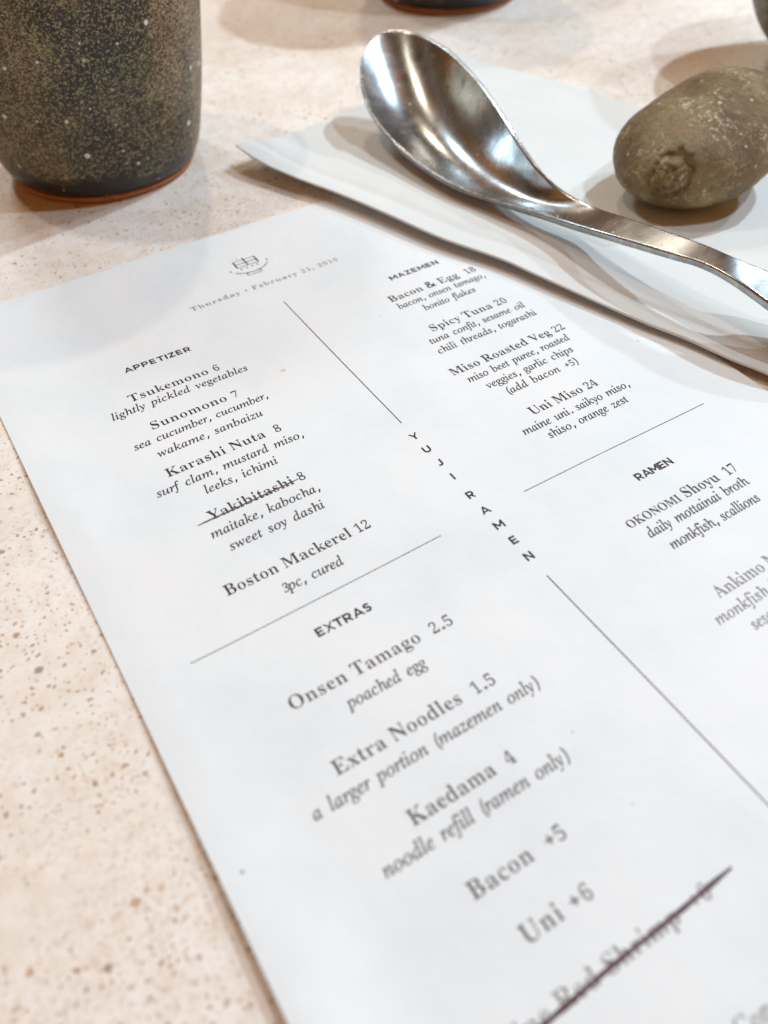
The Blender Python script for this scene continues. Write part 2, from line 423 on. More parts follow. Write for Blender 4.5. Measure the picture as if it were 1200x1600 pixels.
# letter outlines in thousandths of an em: advance | +outer contour | -counter ...
GLYPHS = {
    'r': {
        'A': '650|+6,-1 6,31 14,32 54,57 58,68 73,111 307,695 316,695 558,123 580,76 607,47 632,33 641,31 641,-1 360,-1 360,30 388,33 435,56 440,70 435,93 421,127 394,196 154,196 117,105 113,88 107,29 97,61 142,33 184,28 171,28 171,-1|-169,240 377,240 272,497',
        'B': '659|+43,-1 43,29 68,33 117,62 123,72 130,121 130,550 127,589 117,620 118,614 76,645 53,650 42,651 42,679 328,679 443,668 507,644 553,598 572,522 552,443 500,394 424,368 512,341 554,313 591,264 605,195 599,144 582,97 549,56 498,25 433,5 354,-1|-252,376 280,376 358,384 401,407 438,472 443,514 435,577 427,594 371,637 322,645 293,642 256,617 255,617 252,583|-330,37 369,40 405,55 448,95 458,117 467,191 462,244 444,286 430,298 384,329 344,340 294,343 252,343 252,96 255,74 260,63 300,40',
        'C': '697|+382,-17 318,-11 259,5 206,33 161,69 125,113 96,162 75,217 62,276 58,340 62,403 75,461 96,516 125,565 163,608 208,645 262,672 321,688 386,694 460,684 547,655 562,650 577,648 601,653 613,666 624,694 638,694 638,458 625,458 589,545 534,610 489,636 443,654 393,660 310,638 234,556 208,482 195,337 209,201 241,125 317,56 414,35 474,43 533,67 589,105 632,152 660,126 589,50 494,0',
        'E': '658|+40,-1 40,28 67,31 116,56 127,77 131,115 131,550 124,607 115,621 67,647 43,650 43,679 593,679 593,475 571,475 559,532 540,577 509,608 465,625 411,637 345,640 295,636 271,625 254,601 255,606 253,578 253,367 288,367 359,377 384,393 413,446 429,515 434,515 434,175 428,175 420,230 408,271 385,306 360,320 322,327 276,330 253,330 253,99 256,75 265,60 307,44 343,42 410,46 467,57 515,76 555,109 585,155 612,214 638,214 596,-1',
        'F': '602|+42,-1 42,30 67,35 117,64 123,74 130,124 130,559 126,597 115,617 64,645 40,649 40,679 584,679 584,475 562,475 549,532 532,576 503,608 462,626 409,638 342,641 298,639 281,634 251,604 255,617 252,594 252,369 283,369 353,379 380,396 409,448 423,517 431,517 431,175 424,175 409,251 381,305 353,322 281,332 252,332 252,119 255,85 256,82 276,55 312,35 342,29 363,28 363,-1',
        'I': '388|+39,-1 39,30 63,34 113,59 127,81 131,111 131,577 128,601 111,630 66,648 39,650 39,679 345,679 345,650 319,648 277,631 256,599 253,577 253,114 256,84 266,60 266,65 307,39 332,32 347,29 347,-1',
        'K': '760|+43,-1 43,29 69,33 117,60 124,70 131,119 131,565 127,599 117,618 68,646 44,650 44,679 342,679 342,650 329,649 305,643 272,623 267,623 255,598 253,565 253,329 478,556 511,596 524,633 523,635 481,649 452,651 452,679 704,679 704,652 710,652 650,640 584,602 513,537 395,416 684,64 706,48 725,37 746,30 754,29 754,-1 437,-1 437,27 455,28 480,32 516,54 515,51 504,77 480,105 300,332 253,289 253,119 260,70 267,60 315,33 342,29 342,-1',
        'M': '944|+40,-1 40,29 64,33 115,59 103,38 112,118 121,569 128,601 129,598 110,624 79,644 55,649 41,650 41,679 257,679 463,191 669,679 900,679 900,649 878,645 828,616 819,598 815,564 815,127 817,88 826,58 824,65 866,35 888,29 899,29 899,-1 608,-1 608,29 621,31 644,37 686,67 685,60 694,88 696,124 696,640 429,-1 420,-1 157,620 157,119 166,36 156,54 207,31 233,29 233,-1',
        'N': '735|+615,-17 159,538 159,117 168,30 154,58 203,32 229,29 229,-1 46,-1 46,28 58,29 81,35 118,60 112,59 112,85 113,117 113,595 77,630 55,645 46,647 46,679 218,679 582,234 582,562 581,594 581,619 585,620 549,643 525,649 512,650 512,679 695,679 695,650 669,646 622,620 625,607 628,561 628,-17',
        'O': '782|+388,-17 317,-10 251,12 194,47 147,92 109,145 82,205 65,270 60,339 65,408 82,473 109,532 147,585 195,631 254,666 321,688 395,695 466,688 532,667 588,632 636,587 673,535 701,475 718,410 723,339 718,270 701,205 673,145 635,92 587,47 528,12 461,-10|-395,18 473,39 548,124 572,195 584,339 578,438 560,521 526,584 483,626 439,650 386,660 308,639 233,554 209,483 197,339 203,240 221,158 255,95 298,53 342,28',
        'R': '704|+42,-1 42,29 68,33 116,60 123,70 130,119 130,565 126,599 116,618 66,646 43,649 43,679 323,679 415,674 489,658 545,630 567,607 597,549 602,497 584,417 535,364 456,330 635,69 659,46 688,30 693,29 697,-1 520,-1 316,315 252,315 252,119 259,70 266,60 314,33 341,29 341,-1|-252,349 303,349 350,352 390,361 421,380 448,408 466,449 471,500 461,567 448,588 387,632 334,641 299,638 260,617 257,613 252,575',
        'S': '581|+71,-17 71,236 93,236 110,168 130,112 162,70 202,45 244,28 293,23 345,31 388,57 424,109 431,146 426,167 385,215 337,241 244,287 170,333 123,383 100,435 93,494 95,547 107,595 133,637 172,669 220,688 275,695 307,693 342,687 420,667 434,664 451,662 466,668 477,695 498,695 498,474 480,474 463,528 442,576 409,614 370,639 330,656 289,661 242,654 207,634 174,590 166,547 169,530 197,494 233,471 280,448 376,403 429,373 467,341 492,308 506,274 514,238 516,198 511,143 495,92 465,46 418,12 357,-9 286,-16 236,-12 187,1 146,14 126,18 106,15 106,15 97,0 91,-17',
        'T': '630|+156,-1 156,29 184,32 234,58 246,80 251,119 251,644 222,644 173,640 131,626 94,604 68,568 53,524 43,472 18,472 18,679 609,679 609,471 586,471 565,559 538,599 479,633 400,644 373,644 373,119 377,79 389,56 438,32 469,29 469,-1',
        'U': '733|+369,-20 286,-12 221,11 176,49 149,97 133,157 128,232 128,565 124,599 114,618 64,646 41,649 41,679 339,679 339,650 325,649 302,643 267,623 263,623 252,598 250,564 250,207 261,127 278,92 328,50 365,38 409,34 486,46 540,84 573,148 584,237 584,563 575,643 588,619 536,645 508,649 508,679 687,679 687,648 668,644 620,610 625,604 629,563 629,270 622,176 601,102 566,48 515,11 450,-12',
        'V': '637|+334,-20 80,573 62,607 39,630 12,644 -2,648 -2,679 295,679 295,651 274,650 248,644 209,610 208,609 213,586 225,557 377,191 518,562 525,587 533,609 537,618 509,643 483,650 464,651 464,679 639,679 639,650 629,648 594,628 586,613 569,570 342,-20',
        'Y': '634|+170,-1 170,29 196,33 244,60 251,70 258,119 258,261 81,583 50,622 22,640 1,648 -1,648 -1,679 289,679 289,651 291,651 267,649 248,644 212,613 214,619 219,599 230,576 361,321 496,545 513,580 526,640 533,619 487,646 444,651 458,651 458,679 635,679 635,647 630,646 608,634 583,617 565,586 380,272 380,119 387,70 394,60 442,33 469,29 469,-1',
        'a': '512|+379,-15 351,-11 330,7 313,59 250,15 199,-6 142,-14 108,-8 80,9 57,42 48,87 57,132 67,153 97,185 178,226 315,269 315,335 313,348 293,383 256,404 220,409 182,405 160,395 147,365 156,349 164,332 164,320 158,291 144,273 130,266 115,264 101,266 87,274 73,296 67,327 75,364 81,379 105,405 142,425 187,438 241,442 305,437 355,423 372,411 404,370 414,334 417,290 417,86 419,64 429,52 453,47 464,50 466,51 480,30 455,10 419,-8|-224,47 240,49 259,57 281,66 315,93 315,241 229,210 165,146 158,117 162,83 178,60',
        'b': '537|+83,-18 83,570 79,621 78,624 40,656 31,658 31,694 187,694 187,370 241,417 282,435 329,442 379,433 419,410 450,375 472,334 486,285 490,230 484,167 467,110 439,61 400,20 347,-6 286,-16 242,-9 198,10 153,41 72,-18|-271,20 304,25 338,47 355,64 378,129 384,222 378,299 356,353 347,360 309,382 274,387 252,384 228,377 194,349 187,332 187,93 190,80 235,28',
        'c': '437|+232,-16 178,-6 132,19 96,55 69,100 53,151 48,207 54,268 72,322 101,370 144,410 198,434 260,443 324,434 353,419 383,387 394,340 389,310 376,291 364,284 353,283 336,286 319,305 311,348 312,361 309,377 303,384 276,407 251,411 199,392 154,312 148,260 153,195 168,141 193,99 227,72 265,58 304,53 339,58 372,74 399,96 420,80 369,29 305,-4',
        'd': '551|+208,-16 159,-6 119,19 88,55 66,98 52,148 48,204 53,268 68,323 92,370 124,407 167,433 217,442 261,435 299,417 351,371 351,594 350,597 325,641 294,658 281,659 281,694 456,694 456,104 459,72 459,74 498,45 507,43 507,13 438,7 351,-11 351,76 300,16 257,-8|-255,39 278,44 301,57 326,74 351,109 350,338 344,349 310,377 284,385 259,388 226,383 191,360 181,351 162,293 156,212 161,133 179,76 187,69 223,45',
        'e': '448|+229,-15 175,-6 129,19 94,55 69,101 53,155 48,218 53,275 69,327 95,372 131,409 179,434 234,442 287,435 332,416 365,384 387,343 398,295 402,239 402,229 155,229 165,151 185,109 228,73 297,59 336,66 370,85 397,113 419,95 370,37 304,-2|-154,267 319,267 318,298 309,350 300,370 269,404 240,411 195,394 169,357 154,283',
        'f': '318|+41,-1 41,25 44,26 59,30 72,35 88,44 96,65 97,101 97,382 43,382 43,431 97,431 97,504 100,560 111,607 131,649 163,683 206,704 259,711 315,699 338,682 363,645 374,590 369,549 355,521 342,511 334,508 322,510 311,518 299,539 293,575 295,595 301,621 304,634 303,631 288,665 268,670 242,664 211,622 207,618 201,574 201,431 284,431 284,382 201,382 201,89 204,66 216,43 258,26 278,25 278,-1',
        'g': '487|+217,-210 132,-202 72,-179 48,-156 37,-137 32,-113 41,-82 60,-61 109,-37 70,-9 63,5 54,42 62,81 70,96 101,125 156,154 106,180 66,227 51,294 55,330 69,364 94,395 131,420 179,437 234,442 292,436 347,422 453,422 453,370 383,370 410,324 415,282 412,248 400,216 379,186 347,162 305,147 256,142 233,142 211,143 187,142 174,138 150,111 141,76 136,88 165,73 210,69 261,69 332,65 385,55 422,36 430,25 449,-18 454,-55 447,-119 440,-136 405,-168 356,-191 293,-205|-234,172 267,180 308,228 311,237 316,292 312,348 310,354 266,404 234,411 203,404 163,359 157,348 151,292 157,237 163,225 202,180|-239,-172 326,-164 376,-139 397,-87 394,-72 386,-65 344,-54 305,-52 130,-52 114,-68 102,-112 105,-123 140,-154 181,-168',
        'h': '567|+46,-1 46,26 53,27 90,49 91,48 97,76 97,590 92,627 93,622 53,658 47,659 47,694 201,694 201,351 261,409 308,433 362,442 405,434 439,411 468,353 473,292 473,76 478,49 477,52 516,27 522,26 522,-1 320,-1 320,23 308,23 336,30 368,71 369,76 369,301 366,336 362,348 341,368 302,376 271,370 241,357 201,320 201,76 205,49 205,52 243,27 249,26 249,-1',
        'i': '295|+150,521 134,524 117,539 100,569 94,614 100,658 117,689 134,704 150,708 166,704 183,689 200,658 206,614 200,569 183,539 165,524|+46,-1 46,26 53,27 90,48 92,47 97,76 97,349 93,381 93,380 57,402 49,403 50,431 202,431 202,76 206,49 205,53 244,27 249,26 249,-1',
        'k': '534|+45,-1 45,26 53,27 91,50 92,48 97,76 97,587 94,627 93,625 57,657 49,658 50,694 201,694 201,204 341,340 357,365 364,387 353,400 311,406 325,406 325,431 495,431 495,402 455,393 409,361 322,281 510,44 535,29 541,27 541,-1 333,-1 333,23 323,23 359,30 372,55 368,60 356,75 247,217 201,180 201,76 205,49 205,53 243,27 249,26 249,-1',
        'l': '297|+46,-1 46,26 53,27 90,48 92,47 97,76 97,587 94,626 94,622 57,657 49,658 49,694 202,694 202,76 206,49 205,53 244,27 249,26 249,-1',
        'm': '825|+46,-1 46,26 53,27 90,49 91,48 97,76 97,352 93,380 93,376 54,403 47,404 47,431 199,431 199,347 258,408 305,433 353,442 399,435 433,413 466,351 519,406 568,433 622,442 664,434 697,411 726,353 731,292 731,76 735,49 735,52 773,27 779,26 779,-1 581,-1 581,26 586,27 625,54 624,49 629,76 629,301 626,336 622,348 601,368 562,376 533,370 504,358 464,323 464,76 468,49 467,54 506,27 511,26 511,-1 316,-1 316,26 321,27 360,54 359,49 364,76 364,301 361,336 357,348 337,368 297,376 267,370 237,357 199,320 199,76 203,49 202,55 240,27 245,26 245,-1',
        'n': '567|+46,-1 46,26 53,27 90,49 91,48 97,76 97,352 93,380 93,376 54,403 47,404 47,431 201,431 201,352 260,409 307,433 362,442 405,434 439,411 468,353 473,292 473,76 478,49 477,52 516,27 522,26 522,-1 320,-1 320,23 308,23 336,30 368,71 369,76 369,301 366,336 362,348 341,368 302,376 271,370 241,357 201,320 201,76 205,49 205,52 243,27 249,26 249,-1',
        'o': '501|+251,-16 189,-7 136,18 97,57 69,103 52,156 47,213 52,272 69,325 97,371 136,409 189,434 250,442 311,434 363,410 403,372 430,326 448,273 453,213 448,154 430,101 403,55 364,17 312,-7|-251,16 277,21 300,35 316,52 332,75 342,111 346,213 340,317 317,378 298,394 276,409 251,414 224,409 201,394 183,378 161,317 155,214 159,111 169,75 186,52 202,35 225,21',
        'p': '553|+45,-208 45,-181 46,-181 60,-174 100,-131 92,-154 97,-96 97,337 94,375 93,375 55,402 48,404 48,431 194,431 194,340 247,407 292,434 343,443 392,433 432,408 462,372 484,329 498,278 502,221 497,160 483,106 461,59 430,21 388,-6 338,-16 292,-8 253,12 201,63 201,-86 203,-123 210,-152 208,-144 249,-175 268,-180 275,-180 275,-208|-290,39 324,45 360,69 369,77 389,135 395,214 390,291 373,348 366,356 331,379 295,385 267,379 237,363 201,321 201,99 208,88 262,45',
        'r': '428|+46,-1 46,26 53,27 90,48 92,47 97,76 97,349 93,382 92,382 56,402 49,403 50,431 198,431 198,322 249,386 282,413 314,434 347,442 371,438 390,428 406,404 413,368 407,338 394,318 381,309 369,307 358,309 350,313 315,352 313,353 281,360 261,354 234,338 210,309 203,267 203,76 204,71 225,39 258,27 275,25 275,-1',
        's': '429|+225,-16 181,-10 129,8 107,12 90,7 75,-14 56,-14 56,147 79,147 97,93 128,53 167,29 209,21 243,25 268,38 292,68 297,94 294,106 268,132 234,148 161,183 117,210 90,241 77,272 74,305 77,338 84,369 100,399 128,424 165,438 210,443 247,438 296,426 307,424 321,422 331,426 344,444 361,444 361,306 340,306 322,352 294,385 260,403 222,410 192,406 172,395 150,368 145,342 146,336 164,316 188,303 216,290 283,259 325,233 350,203 361,171 364,131 363,93 356,58 337,27 307,4 269,-11',
        't': '340|+184,-14 145,-9 118,8 98,44 91,100 91,385 49,385 49,421 92,466 137,528 169,586 193,636 205,636 205,431 290,431 290,385 196,385 196,113 199,85 202,77 216,63 250,56 272,61 291,77 306,101 330,89 295,34 244,-2',
        'u': '558|+195,-16 154,-10 139,-2 118,16 92,74 87,135 87,344 83,375 83,372 44,402 36,404 36,431 192,431 192,101 195,86 202,75 232,55 263,50 293,55 321,64 359,97 359,344 354,377 353,378 313,403 301,404 301,431 463,431 463,96 468,66 470,67 508,46 517,44 517,15 446,9 359,-10 359,75 312,27 277,5 238,-10',
        'w': '647|+200,-16 39,372 37,373 -2,402 3,400 3,431 187,431 187,404 189,404 177,400 148,366 151,383 154,364 162,345 239,155 324,348 315,374 300,392 289,397 270,405 269,405 269,431 462,431 462,402 440,397 423,367 423,370 426,359 490,172 569,354 578,389 578,388 566,400 551,405 549,405 549,431 644,431 644,404 645,404 608,374 600,363 435,-16 448,-16 334,318 190,-16',
        'x': '475|+26,-1 26,29 52,39 94,77 192,199 71,370 46,391 25,399 25,431 232,431 232,404 216,402 195,373 197,372 210,353 264,274 333,355 345,372 358,418 370,378 338,402 323,405 318,405 318,431 444,431 444,402 419,393 376,353 286,245 427,46 450,29 460,24 456,25 456,-1 250,-1 250,24 250,24 265,27 297,50 294,42 286,65 270,88 213,168 145,85 131,64 117,18 108,46 144,24 170,21 156,21 156,-1',
        'y': '447|+78,-210 56,-206 35,-193 16,-166 8,-125 14,-94 28,-71 41,-61 53,-59 64,-60 75,-67 87,-84 92,-114 92,-120 91,-125 95,-137 128,-147 147,-138 170,-110 193,-66 216,17 68,353 45,385 31,394 13,404 14,403 12,431 222,431 222,404 217,404 202,401 171,373 172,380 176,365 182,350 267,143 343,334 352,360 357,380 359,386 342,401 325,405 321,405 321,431 427,431 427,402 427,402 407,393 393,370 378,339 233,-33 216,-97 193,-143 168,-174 142,-194 112,-205',
        '0': '454|+227,-9 181,-4 144,12 115,39 94,71 77,108 65,151 53,228 49,317 53,405 65,481 77,524 94,560 115,592 144,618 182,634 228,639 272,634 309,618 336,592 367,543 388,480 401,405 405,316 401,227 388,151 367,89 336,39 308,12 271,-4|-227,48 266,59 301,101 306,114 318,202 321,316 318,430 306,517 301,529 266,571 228,582 189,571 155,531 149,517 136,430 132,316 136,202 149,114 155,100 189,60',
        '1': '454|+100,0 100,47 145,47 169,51 202,75 202,71 207,103 207,577 128,483 96,459 81,455 80,455 71,464 59,486 54,526 90,539 122,558 162,584 229,634 286,634 286,103 290,75 289,79 320,52 348,47 393,47 393,0',
        '2': '454|+50,0 50,112 150,222 196,274 231,318 260,358 280,398 291,441 295,488 288,537 283,544 245,577 210,585 180,580 144,556 138,554 120,503 115,435 94,439 80,447 67,460 53,497 52,519 54,544 61,570 80,597 112,620 156,634 210,639 266,634 311,618 344,593 364,561 373,529 375,492 374,466 369,439 359,410 341,378 317,339 284,293 185,183 103,97 295,97 319,98 357,118 360,127 367,156 372,185 395,185 391,0',
        '3': '454|+197,-9 142,-5 98,8 67,28 48,52 41,76 40,93 47,130 65,155 67,159 83,164 92,104 100,90 144,61 192,53 217,55 242,62 268,73 292,96 308,133 312,184 305,221 287,248 235,286 203,296 166,298 136,298 136,353 169,353 201,355 228,367 272,411 282,425 293,482 286,531 281,540 244,576 205,585 172,579 132,547 132,550 120,519 118,484 120,450 90,455 77,462 58,484 50,526 56,563 59,574 78,600 111,622 154,635 209,639 262,634 307,619 342,595 363,564 373,531 375,495 373,463 366,433 353,404 318,366 267,337 304,325 336,309 363,285 383,256 393,222 396,181 393,137 384,100 368,67 345,39 314,17 278,2 239,-6',
        '4': '454|+167,0 167,47 169,47 194,49 238,66 252,84 256,109 257,164 32,164 32,255 242,630 333,630 333,222 417,222 417,164 333,164 333,109 337,84 351,66 395,49 420,47 410,47 410,0|-67,222 257,222 257,377 258,460 253,573 229,518 210,481 190,444 177,419',
        '5': '454|+199,-9 144,-5 102,8 73,28 56,52 49,76 47,98 51,121 72,150 72,153 95,158 93,133 96,105 110,81 132,66 157,56 187,53 213,56 238,63 264,76 288,102 303,142 308,194 303,239 289,275 283,279 232,315 176,325 148,324 125,321 89,311 55,325 81,630 360,630 364,469 342,469 336,500 334,516 330,526 325,529 295,533 120,533 107,368 152,379 203,383 261,377 311,359 349,329 373,290 386,246 390,194 387,146 377,106 361,71 337,42 307,19 272,3 236,-6',
        '6': '454|+238,-9 182,1 136,29 102,73 78,130 63,201 58,291 61,359 70,422 85,479 105,530 131,574 167,610 213,632 268,639 315,635 351,622 374,603 386,581 390,560 391,541 384,508 369,487 359,480 333,475 329,530 320,557 323,549 288,581 261,587 227,579 202,564 172,533 143,458 128,340 170,366 194,376 225,384 263,386 309,380 346,360 374,330 391,294 401,252 404,204 401,149 389,102 369,59 339,22 294,-1|-241,49 282,62 315,103 323,125 329,195 322,262 313,283 277,321 234,333 210,329 186,319 162,309 130,284 138,177 163,99 189,69 208,58',
        '7': '454|+139,0 355,534 136,534 96,526 94,525 85,490 82,445 57,445 61,630 406,630 406,545 198,0',
        '8': '454|+222,-9 160,-3 112,18 78,48 58,84 48,121 45,161 47,191 53,219 65,245 99,283 153,321 107,359 81,397 67,436 64,479 67,513 75,548 91,582 122,612 169,632 231,639 284,633 326,616 355,588 372,555 381,521 384,485 375,430 366,409 337,375 288,339 353,296 389,253 404,211 409,166 405,121 393,81 370,44 332,14 282,-3|-248,364 275,387 298,411 317,443 323,486 320,515 309,542 291,562 271,576 250,585 226,588 189,579 147,538 144,533 137,489 141,455 171,409 204,388|-226,41 269,50 317,89 333,118 337,152 332,184 296,232 255,258 194,291 168,267 142,241 120,205 113,157 118,119 132,91 181,51',
        '9': '454|+184,-9 140,-5 107,7 83,25 69,47 62,69 59,91 62,106 70,120 76,129 90,138 102,103 122,71 147,55 189,47 249,67 296,132 312,186 326,330 282,279 256,260 225,247 188,243 144,249 108,268 80,297 62,334 53,375 49,425 53,480 65,529 86,571 117,607 161,631 214,639 270,630 316,603 351,560 375,504 391,433 396,342 393,274 385,211 371,153 351,103 325,58 289,22 242,-1|-221,306 249,310 274,318 299,333 324,370 316,466 293,536 268,562 249,573 219,580 191,574 175,568 152,550 131,500 125,430 133,368 159,326',
        '&': '732|+278,-15 213,-11 155,3 105,31 67,72 44,124 37,186 42,237 57,282 83,319 135,365 187,397 164,424 134,465 111,513 104,569 110,619 129,662 161,694 202,716 250,728 304,731 355,728 400,717 440,695 470,662 488,620 494,571 483,509 448,455 399,412 355,383 524,220 537,240 555,276 569,317 581,361 705,361 684,290 661,231 632,178 604,143 755,-4 595,-4 522,66 481,36 423,7 356,-10|-284,453 323,480 353,510 368,538 374,571 368,600 350,626 322,644 301,647 266,639 249,627 229,601 223,570 227,540 239,512 260,481|-281,74 339,80 387,98 427,122 448,139 257,324 220,299 187,267 169,234 161,189 170,144 198,105 241,80',
        '(': '300|+187,-158 141,-97 104,-30 76,42 49,155 40,274 49,394 76,510 104,583 141,651 187,714 270,714 209,615 165,507 138,393 129,275 138,160 165,48 208,-60 269,-158',
        ')': '300|+31,-158 92,-60 136,48 162,160 171,275 162,393 136,507 91,615 30,714 113,714 159,651 196,583 225,510 251,394 260,274 251,155 225,42 196,-30 159,-97 113,-158',
        ',': '268|+25,-137 56,-1 79,124 197,124 207,108 189,45 168,-17 118,-137',
        '.': '268|+133,-24 98,-18 78,-6 65,15 59,54 65,94 78,114 98,125 133,131 161,128 190,114 203,94 209,54 203,15 190,-6 169,-18',
        '+': '458|+190,107 190,262 30,262 30,327 190,327 190,482 267,482 267,327 426,327 426,262 267,262 267,107'},
    'i': {
        'a': '509|+75,-19 34,-11 6,9 -13,44 -20,89 -15,167 10,246 52,321 112,386 157,422 205,447 254,455 296,447 321,426 327,410 334,441 426,441 346,123 337,85 334,64 338,57 342,56 367,70 414,122 441,101 386,33 340,-5 293,-20 263,-13 248,2 242,32 248,80 274,156 232,82 182,26 133,-6|-120,53 141,57 164,72 189,95 214,125 238,160 260,199 279,240 293,281 302,321 304,357 298,383 280,403 258,408 218,398 175,363 137,310 107,241 87,167 82,134 81,102 87,76 102,57',
        'b': '507|+123,-19 67,-14 23,1 -5,22 -17,49 -13,71 100,604 105,639 105,660 103,670 95,680 85,684 64,687 39,687 46,723 110,731 152,744 203,759 218,754 221,736 152,374 182,404 238,442 299,455 339,450 375,434 406,407 436,364 449,302 445,245 427,188 397,133 356,84 307,42 250,10 188,-12|-140,19 189,29 242,61 285,108 320,168 342,233 348,293 341,329 321,361 292,381 261,386 221,377 179,347 146,298 120,229 84,91 79,55 86,36 109,23',
        'c': '444|+149,-19 103,-14 64,1 31,27 7,61 -8,102 -14,151 -12,198 0,245 21,291 51,334 87,372 130,403 177,432 227,449 278,455 322,449 358,428 379,402 388,371 385,343 376,326 360,315 334,310 304,315 289,328 282,354 285,374 295,392 300,398 301,400 296,406 277,408 231,399 183,370 143,326 113,269 93,207 88,149 97,103 117,69 147,45 181,38 229,47 277,74 334,125 363,98 290,31 221,-6',
        'd': '528|+92,-19 42,-10 8,13 -14,49 -24,101 -21,150 -8,201 15,254 46,306 83,353 126,393 160,419 196,439 231,451 267,455 304,451 334,436 340,427 374,625 377,643 377,659 375,668 366,679 356,683 335,685 311,686 318,723 381,731 424,744 454,755 477,759 488,754 491,742 491,725 489,715 360,110 354,82 352,64 358,52 368,50 398,65 450,123 480,101 433,45 396,10 361,-12 324,-19 289,-12 271,5 264,37 268,86 290,149 251,77 202,24 153,-7|-133,45 157,50 181,66 208,91 234,123 259,160 280,201 298,243 312,285 321,324 323,360 318,382 309,396 292,407 278,410 235,400 187,366 144,314 109,244 85,170 78,108 84,81 95,62 115,48',
        'e': '428|+133,-17 91,-12 54,1 24,24 1,55 -13,93 -18,137 -16,184 -4,232 18,279 48,325 85,366 128,400 175,430 223,449 272,455 314,450 348,431 367,404 375,369 368,326 345,291 304,256 246,228 173,206 89,192 85,163 85,136 97,86 129,52 176,42 221,51 268,76 324,124 352,99 299,44 248,10 193,-10|-97,228 145,238 194,257 232,282 260,311 276,342 281,376 277,392 265,404 250,407 222,401 192,382 163,354 135,315 111,269',
        'f': '296|+-61,-235 -94,-230 -115,-218 -129,-200 -136,-174 -132,-143 -120,-128 -95,-122 -70,-127 -58,-137 -52,-161 -55,-179 -57,-189 -57,-191 -55,-192 -34,-184 -16,-157 0,-108 14,-36 81,387 -16,387 -6,433 88,433 97,492 113,570 136,636 167,690 205,728 247,751 292,758 330,752 363,733 382,705 391,664 386,627 370,609 338,602 311,609 298,624 292,657 293,671 295,682 298,695 298,696 292,704 287,708 281,709 250,694 224,647 205,564 186,433 303,433 297,387 179,387 148,206 128,99 107,8 85,-70 61,-131 27,-189 -13,-223',
        'g': '426|+103,-235 30,-227 -28,-202 -56,-176 -73,-145 -80,-109 -67,-51 -25,-2 36,34 12,48 -2,78 4,102 20,122 67,167 33,190 7,224 -3,270 1,316 21,359 53,396 97,429 149,451 207,458 246,454 291,439 329,424 349,418 419,417 421,363 355,363 359,350 362,328 357,280 338,237 305,200 263,173 213,157 158,151 121,154 98,134 94,122 111,103 166,82 237,59 292,32 319,9 335,-22 341,-59 336,-109 315,-153 279,-188 231,-214 172,-230|-158,186 182,190 210,208 232,233 249,266 260,305 263,346 258,371 243,395 222,409 202,413 178,408 150,390 128,364 109,331 98,294 95,253 103,217 127,193|-120,-190 196,-179 245,-143 258,-88 254,-72 239,-52 218,-36 193,-22 137,1 80,17 33,-16 4,-57 -3,-95 12,-146 55,-180',
        'h': '538|+408,-16 368,-9 341,9 323,35 315,75 317,124 327,190 344,277 352,321 355,353 350,375 335,392 318,396 290,390 256,369 224,334 184,272 163,213 123,-6 25,-6 121,549 127,603 120,625 99,642 69,647 54,648 63,707 243,707 213,501 199,412 185,349 179,349 228,412 282,460 347,478 407,463 440,424 454,364 451,326 442,270 423,171 416,125 415,85 418,68 429,54 442,51 466,56 501,74 526,37 483,6 445,-10',
        'i': '264|+159,576 134,582 117,595 104,615 98,645 102,675 113,695 129,710 154,716 180,710 197,696 210,676 216,645 212,614 201,594 185,581|+50,-19 16,-12 -1,6 -9,40 -5,75 5,121 60,336 64,353 66,365 63,376 51,386 37,391 0,393 6,423 77,435 123,444 166,456 179,451 184,436 183,421 181,409 96,107 90,72 95,57 104,53 135,68 187,128 215,103 157,34 106,-4',
        'k': '505|+325,-18 293,-11 272,8 252,40 228,85 167,211 115,173 67,-6 -29,-6 121,623 125,657 123,669 114,680 103,684 79,687 55,687 64,724 133,736 177,748 205,756 225,759 235,754 240,738 235,710 128,237 270,339 307,370 316,387 307,397 265,403 278,435 493,435 486,402 422,387 356,348 242,265 322,104 344,70 357,59 365,57 396,70 443,122 470,96 430,43 394,10 358,-11',
        'l': '257|+49,-18 21,-14 5,-3 -6,12 -11,36 -7,76 7,140 114,619 118,653 115,670 105,683 90,689 53,693 55,729 125,740 170,749 215,759 229,755 234,742 229,710 95,115 87,70 91,58 98,56 126,70 176,125 205,100 160,46 119,11 81,-11',
        'm': '819|+611,-19 577,-11 559,8 551,43 553,74 560,110 611,305 617,334 619,350 612,369 595,374 572,369 543,351 511,323 478,286 446,240 415,187 394,143 376,97 360,49 346,-6 252,-6 331,283 340,325 343,354 336,369 321,374 305,370 281,358 254,339 224,313 194,281 165,244 146,211 128,175 97,94 66,-6 -28,-6 54,295 65,339 68,364 65,375 53,385 37,389 0,393 5,424 74,433 120,443 148,452 166,456 178,451 183,435 182,421 180,409 142,280 209,358 292,426 372,455 413,445 433,422 442,384 438,334 427,286 490,362 568,427 648,455 689,445 709,421 718,382 716,350 707,307 652,89 650,79 649,71 653,59 662,56 672,59 689,72 708,93 737,133 763,106 713,36 665,-3',
        'n': '542|+333,-20 305,-16 289,-5 278,11 272,38 280,92 305,197 331,301 339,351 333,368 317,374 301,370 280,359 255,341 230,317 179,258 156,226 137,193 103,112 69,-6 -27,-6 59,308 67,342 69,364 67,374 57,383 43,387 17,389 1,390 5,420 81,432 129,443 178,457 185,450 186,430 145,281 191,336 258,396 319,438 372,453 411,444 432,423 440,386 438,348 430,307 380,120 372,87 369,70 374,58 382,55 411,72 456,137 486,117 436,39 388,-4',
